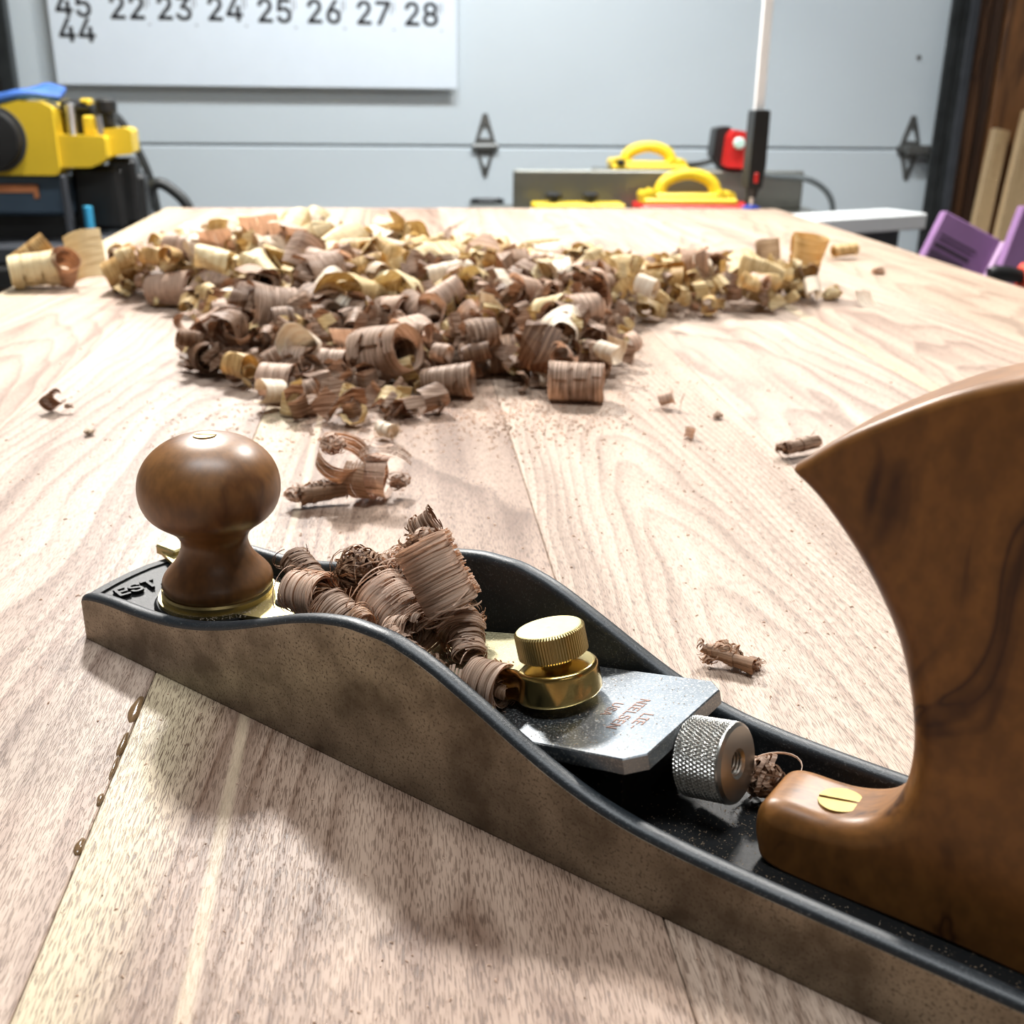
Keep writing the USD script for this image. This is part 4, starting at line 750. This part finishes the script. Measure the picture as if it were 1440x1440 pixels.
# ------------------------------------------------------------------ background objects
# paper sheet with numbers on the garage door
cal = thing('wall_calendar', 'white sheet with bold black numbers hung on the garage door', 'calendar', (0, DY-.032, 0))
part(cal, 'sheet', bx(-.845, .149, 0, .004, .193, .95, .001), 'paper', False)
part(cal, 'hanging_strip', bx(-.80, .10, .004, .032, .93, .95, .002), 'black_plastic', False)
def number(s, x, z, size):
    t = meshkit.text_mesh(s, size, .0004, bold=True); t.vertices[:, 0] *= 1.0
    t.apply_transform(frame([1, 0, 0], [0, 0, 1], [0, -1, 0], [x, 0, z])); t.apply_translation([-t.bounds[0, 0]+x, -.0001, 0]); return t
for s, x, z in (('45', -.827, .349), ('44', -.826, .292), ('22', -.698, .345), ('23', -.585, .345), ('24', -.464, .345), ('25', -.343, .343), ('26', -.222, .343), ('27', -.100, .342), ('28', .019, .341)):
    part(cal, 'numeral', number(s, x, z, .052), 'ink', False)
    if s not in ('45', '44'):
        part(cal, 'small_print', cat_([bx(x+.083, x+.087, -.0003, 0, z+.022, z+.052), bx(x+.091, x+.0945, -.0003, 0, z+.03, z+.052), bx(x+.088, x+.094, -.0003, 0, z-.014, z-.010)]), 'grey_ink', False)
# planer
PY = 2.10
pn = thing('thickness_planer', 'yellow and black thickness planer left beyond the table', 'planer', (0, PY, 0))
def slab(pts, y0, y1, b=.004):
    P = Polygon(pts).buffer(-b, join_style=1).buffer(b, join_style=1, quad_segs=4); m = extrude(P, y1-y0); m.apply_transform(np.array([[1, 0, 0, 0], [0, 0, -1, y1], [0, 1, 0, 0], [0, 0, 0, 1.]])); return m
part(pn, 'upper_housing', slab([(-1.02, .042), (-.607, .042), (-.603, .054), (-.603, .155), (-.62, .164), (-.66, .166), (-.72, .150), (-1.02, .150)], 0, .30, .008), 'yellow_plastic', 30)
part(pn, 'gear_housing', slab([(-.61, .055), (-.552, .055), (-.535, .062), (-.522, .07), (-.522, .108), (-.61, .110)], .01, .09, .006), 'yellow_plastic', 30)
part(pn, 'end_cap', slab([(-.55, .07), (-.483, .077), (-.483, .118), (-.495, .122), (-.55, .118)], .045, .10, .006), 'yellow_plastic', 30)
kn = part(pn, 'crank_knob', lathe([(0, 0), (.05, 0), (.052, .006), (.050, .022), (.044, .026), (0, .026)], 40).apply_transform(axis_frame((0, -1, 0), (-.708, .004, .103))), 'black_plastic', 35)
part(kn, 'knob_ring', lathe([(.0505, 0), (.056, 0), (.056, .008), (.0505, .008)], 40).apply_transform(axis_frame((0, -1, 0), (-.708, .003, .103))), 'machine_grey', 35)
def rod(x, y, z0, z1, r):
    return tube([(x+r*.12*math.cos(a), y+r*.12*math.sin(a), z0+(z1-z0)*i/140) for i, a in enumerate(np.linspace(0, 2*math.pi*14, 141))], r*(1+.0*np.arange(141)), 10)
def threaded(x, y, z0, z1, r, n=14):
    pr = [(0, z0)]
    for i in range(n):
        z = z0+(z1-z0)*i/n; d = (z1-z0)/n; pr += [(r*.82, z), (r, z+d*.3), (r, z+d*.6), (r*.82, z+d*.98)]
    m = lathe(pr+[(0, z1)], 16); m.apply_translation([x, y, 0]); return m
part(pn, 'threaded_rod', threaded(-.578, .02, .108, .162, .0085), 'steel_bright', 30)
part(pn, 'threaded_rod', threaded(-.567, .015, -.062, -.012, .009), 'blue_rod', 30, label='bluish threaded rod')
part(pn, 'top_bracket', cat_([bx(-.603, -.515, .06, .09, .108, .15, .004), bx(-.60, -.55, .04, .1, .150, .168, .004)]), 'black_plastic', 30)
part(pn, 'warning_cap', cat_([bx(-.562, -.546, .03, .06, .108, .142, .003), bx(-.566, -.548, .04, .07, .158, .170, .003)]), 'yellow_plastic', 30)
part(pn, 'silver_pin', cyl((-.532, .03, .11), (-.534, .03, .143), .006, 12), 'steel_bright', 30)
lk = part(pn, 'lock_knob', lathe([(0, 0), (.008, 0), (.008, .02), (.018, .022), (.019, .040), (.014, .044), (0, .044)], 20).apply_translation([-.525, .06, .126]), 'black_plastic', 30)
part(pn, 'front_panel', bx(-1.02, -.60, .03, .28, -.03, .042, .006), 'machine_blue', 30)
part(pn, 'sticker', cat_([bx(-.80, -.653, .026, .031, .010, .024, .001), bx(-.662, -.653, .0255, .031, .0, .024, .001)]), 'orange_sticker', False)
part(pn, 'side_column', cat_([bx(-.606, -.596, .0, .03, -.10, .042, .002)]), 'machine_grey', 30)
part(pn, 'gearbox', cat_([bx(-.60, -.51, .05, .12, -.06, .055, .01), bx(-.535, -.487, .06, .12, -.05, .068, .008), bx(-.52, -.478, .08, .13, -.08, .04, .008)]), 'black_plastic', 30)
part(pn, 'cutter_opening', bx(-1.02, -.60, .06, .28, -.08, -.03, .004), 'black_plastic', 30)
part(pn, 'base', cat_([bx(-1.02, -.56, -.04, .30, -.11, -.075, .006), bx(-.60, -.52, .0, .12, -.105, -.065, .004)]), 'machine_grey', 30)
part(pn, 'base_bolt', lathe([(0, 0), (.012, 0), (.012, .006), (.006, .010), (0, .010)], 12).apply_translation([-.655, -.02, -.075]), 'steel_bright', 30)
part(pn, 'power_cord', tube(spline([(-.60, .26, .13), (-.586, .32, .139), (-.569, .32, .132), (-.545, .32, .091), (-.525, .32, .043), (-.515, .32, .004), (-.508, .32, -.056), (-.505, .32, -.11)], 40), .0085, 8), 'cable_black', 40)
part(pn, 'dust_hose', tube(spline([(-.505, .2, -.05), (-.491, .2, .004), (-.475, .2, .014), (-.453, .2, .003), (-.431, .2, -.018), (-.419, .2, -.046), (-.415, .2, -.09)], 40), .011, 10), 'cable_black', 40)
cart = thing('machine_cart', 'dark cart under the thickness planer', 'cart', (0, PY, 0))
part(cart, 'cart_top', bx(-1.05, -.48, -.06, .32, -.15, -.11, .006), 'black_plastic')
for x in (-1.02, -.52):
    for y in (-.03, .29): part(cart, 'leg', bx(x-.02, x+.02, y-.02, y+.02, -.75, -.15, .003), 'black_plastic')
st = thing('blue_strap', 'blue strap bundle draped over the planer top', 'strap', (0, PY, 0))
for k in range(4):
    part(st, 'strand', tube(spline([(-.95, .02+.02*k, .161+.004*k), (-.80, .015+.02*k, .163+.002*k), (-.71, .01+.018*k, .165+.004*(k % 2)), (-.655, .01+.02*k, .177), (-.625, .02+.015*k, .176+.004*k), (-.595, .03+.012*k, .171+.003*k)], 30), .0085-.001*(k % 2), 8), 'blue_strap', 40)
# jointer behind the table
jn = thing('jointer', 'grey jointer with a long fence beyond the far table end', 'jointer', (0, 2.40, 0))
part(jn, 'fence', bx(.236, .868, 0, .014, -.045, .035, .003), 'fence_grey')
part(jn, 'fence_bracket', bx(.42, .80, .014, .12, -.03, .0345, .003), 'fence_grey')
part(jn, 'bed', bx(.15, .90, -.105, .12, -.09, -.045, .005), 'fence_grey')
part(jn, 'red_guard', bx(.49, .735, -.104, -.01, -.0448, -.027, .003), 'red_paint')
part(jn, 'stand', bx(.25, .85, -.12, .1, -.75, -.09, .01), 'machine_grey')
def push_block(name_label, x0, x1, y, z, ht, group=None):
    t = thing('push_block', name_label, 'push block', ((x0+x1)/2, y, z)); w = x1-x0
    part(t, 'base', cat_([bx(-w/2, w/2, -.035, .035, 0, ht*.2, .004), bx(-w/2+.02, w/2-.035, -.02, .02, ht*.19, ht*.34, .006)]), 'push_yellow')
    P = spline([(-w*.30, 0, ht*.25), (-w*.27, 0, ht*.62), (-w*.10, 0, ht*.9), (w*.10, 0, ht*.9), (w*.26, 0, ht*.62), (w*.30, 0, ht*.25)], 30)
    part(t, 'handle', tube(P, np.r_[np.linspace(.014, .0115, 15), np.linspace(.0115, .014, 15)], 12), 'push_yellow', 40)
    for lx, lz, lr in ((-w/2+.008, ht*.26, .010), (w/2-.015, ht*.26, .010), (-w/2+.022, ht*.36, .007), (w/2-.034, ht*.34, .008)): part(t, 'lug', cyl((lx, -.03, lz), (lx, .03, lz), lr, 12), 'push_yellow', 40)
    return t
push_block('yellow push block with arched handle in front of the jointer fence', .497, .697, 2.337, -.0268, .064)
p2 = push_block('yellow push block standing behind the top of the jointer fence', .452, .62, 2.46, .0347, .049)
part(p2, 'black_knob', lathe([(0, 0), (.009, 0), (.009, .008), (0, .010)], 12).apply_transform(axis_frame((0, -.3, 1), (-.066, -.03, .012))), 'black_plastic')
fb = thing('feather_board', 'yellow feather board with two black knobs on the jointer bed', 'feather board', (.37, 2.34, -.0449))
part(fb, 'body', bx(-.10, .09, -.035, .03, 0, .0195, .003), 'push_yellow')
for x in (-.055, .022): part(fb, 'knob', lathe([(0, .0196), (.008, .0196), (.008, .024), (.017, .026), (.018, .036), (.012, .040), (0, .040)], 18).apply_translation([x, 0, 0]), 'black_plastic')
# switch box with cables
sw = thing('switch_box', 'red switch box with black back above the jointer fence', 'switch', (.722, 2.42, .0352))
part(sw, 'red_body', slab([(-.035, .008), (.03, .004), (.032, .05), (.02, .078), (-.02, .084), (-.03, .07)], -.03, .03, .006), 'red_paint')
part(sw, 'black_back', slab([(-.055, .03), (-.03, .0), (.025, 0), (-.02, .09), (-.05, .086)], .0, .045, .006), 'black_plastic')
part(sw, 'start_button', lathe([(0, 0), (.012, 0), (.012, .006), (.009, .009), (0, .009)], 20).apply_transform(axis_frame((0, -1, 0), (-.008, -.03, .057))), 'green_white')
part(sw, 'cable', tube(spline([(-.045, .02, .02), (-.07, .03, .012), (-.095, .06, .0075), (-.11, .11, .0075), (-.13, .135, -.02), (-.14, .14, -.08)], 24), .006, 8), 'cable_black', 40)
part(sw, 'power_cable', tube(spline([(.02, -.032, .012), (.05, -.045, -.006), (.10, -.05, -.010), (.14, -.06, -.014), (.18, -.06, -.035), (.20, -.06, -.065), (.203, -.06, -.11)], 40), .0062, 8), 'cable_grey', 40)
# bar clamp on the far right corner of the table
bc = thing('bar_clamp', 'upright bar clamp with bright steel bar on the far right table corner', 'clamp', (.617, 1.94, 0))
part(bc, 'bar', bx(-.0075, .0095, .022, .030, .12, .80, .0015), 'bar_white')
part(bc, 'jaw_body', slab([(-.013, .035), (.012, .035), (.016, .075), (.0155, .165), (-.0115, .165), (-.0125, .1)], .005, .045, .004), 'black_plastic')
part(bc, 'screw_housing', lathe([(0, .02), (.009, .02), (.013, .04), (.013, .075), (0, .08)], 18).apply_translation([0, .02, 0]), 'black_plastic', 35)
part(bc, 'spindle', cyl((0, .02, .006), (0, .02, .03), .005, 12), 'steel_bright', 35)
part(bc, 'pad', lathe([(0, 0.0003), (.016, 0.0003), (.016, .003), (.007, .007), (0, .008)], 24).apply_translation([0, .02, 0]), 'blue_pad', 35)
part(bc, 'red_label', bx(-.003, .004, .0035, .0065, .045, .062, .001), 'red_paint', False)
part(bc, 'lower_jaw', cat_([bx(-.012, .012, .0, .045, -.065, -.034, .004), bx(-.0075, .0095, .0265, .0345, -.065, .13, .001)]), 'black_plastic')
# white side table, boards, foam and clamp on the right
wt = thing('white_bench', 'white bench top running out behind the right table edge', 'bench', (1.072, 2.22, 0), math.radians(24))
part(wt, 'top', bx(-.40, 0, 0, .11, -.066, -.034, .003), 'white_board'); part(wt, 'frame', bx(-.38, -.04, .03, .09, -.11, -.066, .003), 'machine_grey')
for x in (-.36, -.06):
    for y in (.04, .08): part(wt, 'leg', bx(x-.02, x+.02, y-.02, y+.02, -.75, -.11, .003), 'machine_grey')
def leaning(name, label, cat, mat, p_top, p_bot, width, thick, wdir, extra=None, group=None):
    p0, p1 = np.array(p_bot, float), np.array(p_top, float); z = p1-p0; L = np.linalg.norm(z); z /= L; x = np.array(wdir, float); x -= z*(x@z); x /= np.linalg.norm(x); y = np.cross(z, x)
    t = thing(name, label, cat, M=frame(x, y, z, p0), group=group); part(t, 'board_face', bx(0, width, 0, thick, 0, L, .002), mat, 30)
    return t, L
leaning('maple_board', 'light maple board leaning against the brown wall, left of the two', 'board', 'maple_board', (1.594, 2.985, .112), (1.44, 2.80, -.75), .05, .02, (1, .1, 0))
leaning('maple_board', 'light maple board leaning against the brown wall, right of the two', 'board', 'maple_board', (1.66, 2.96, .16), (1.495, 2.78, -.75), .14, .02, (1, .1, 0))
f1, L = leaning('foam_board', 'purple foam board with dark printed lines by the right table edge', 'foam board', 'purple_foam', (.965, 1.93, 0.0), (.62, 1.82, -.75), .125, .02, (1, .05, -.2))
part(f1, 'cut_edge', bx(.1255, .138, -.010, .02, 0, L-.002, .001), 'purple_foam_edge')
part(f1, 'print', cat_([bx(.008, .085, -.0008, 0, L-.062, L-.055)]+[bx(.008+.009*k, .014+.009*k, -.0008, 0, L-.085, L-.068) for k in range(8)]+[bx(.012, .09, -.0008, 0, L-.040, L-.037), bx(.012, .085, -.0008, 0, L-.048, L-.045)]), 'foam_print', False)
leaning('foam_board', 'plain purple foam board at the right picture edge', 'foam board', 'purple_foam', (1.092, 1.90, 0.012), (.86, 1.80, -.75), .2, .02, (1, .05, -.1))
hc = thing('hand_clamp', 'black and red clamp handle beyond the right table edge', 'clamp', (.915, 1.585, -.072))
part(hc, 'grip', tube([(-.03, .02, .012), (-.02, .02, .013), (.0, .02, .011), (.03, .02, .006)], [.009, .012, .012, .010], 14), 'black_plastic', 40)
part(hc, 'red_head', bx(.022, .08, 0, .04, -.02, .026, .006), 'orange_red')
part(hc, 'bar', bx(.035, .055, .012, .02, -.695, -.018, .001), 'steel_bright')
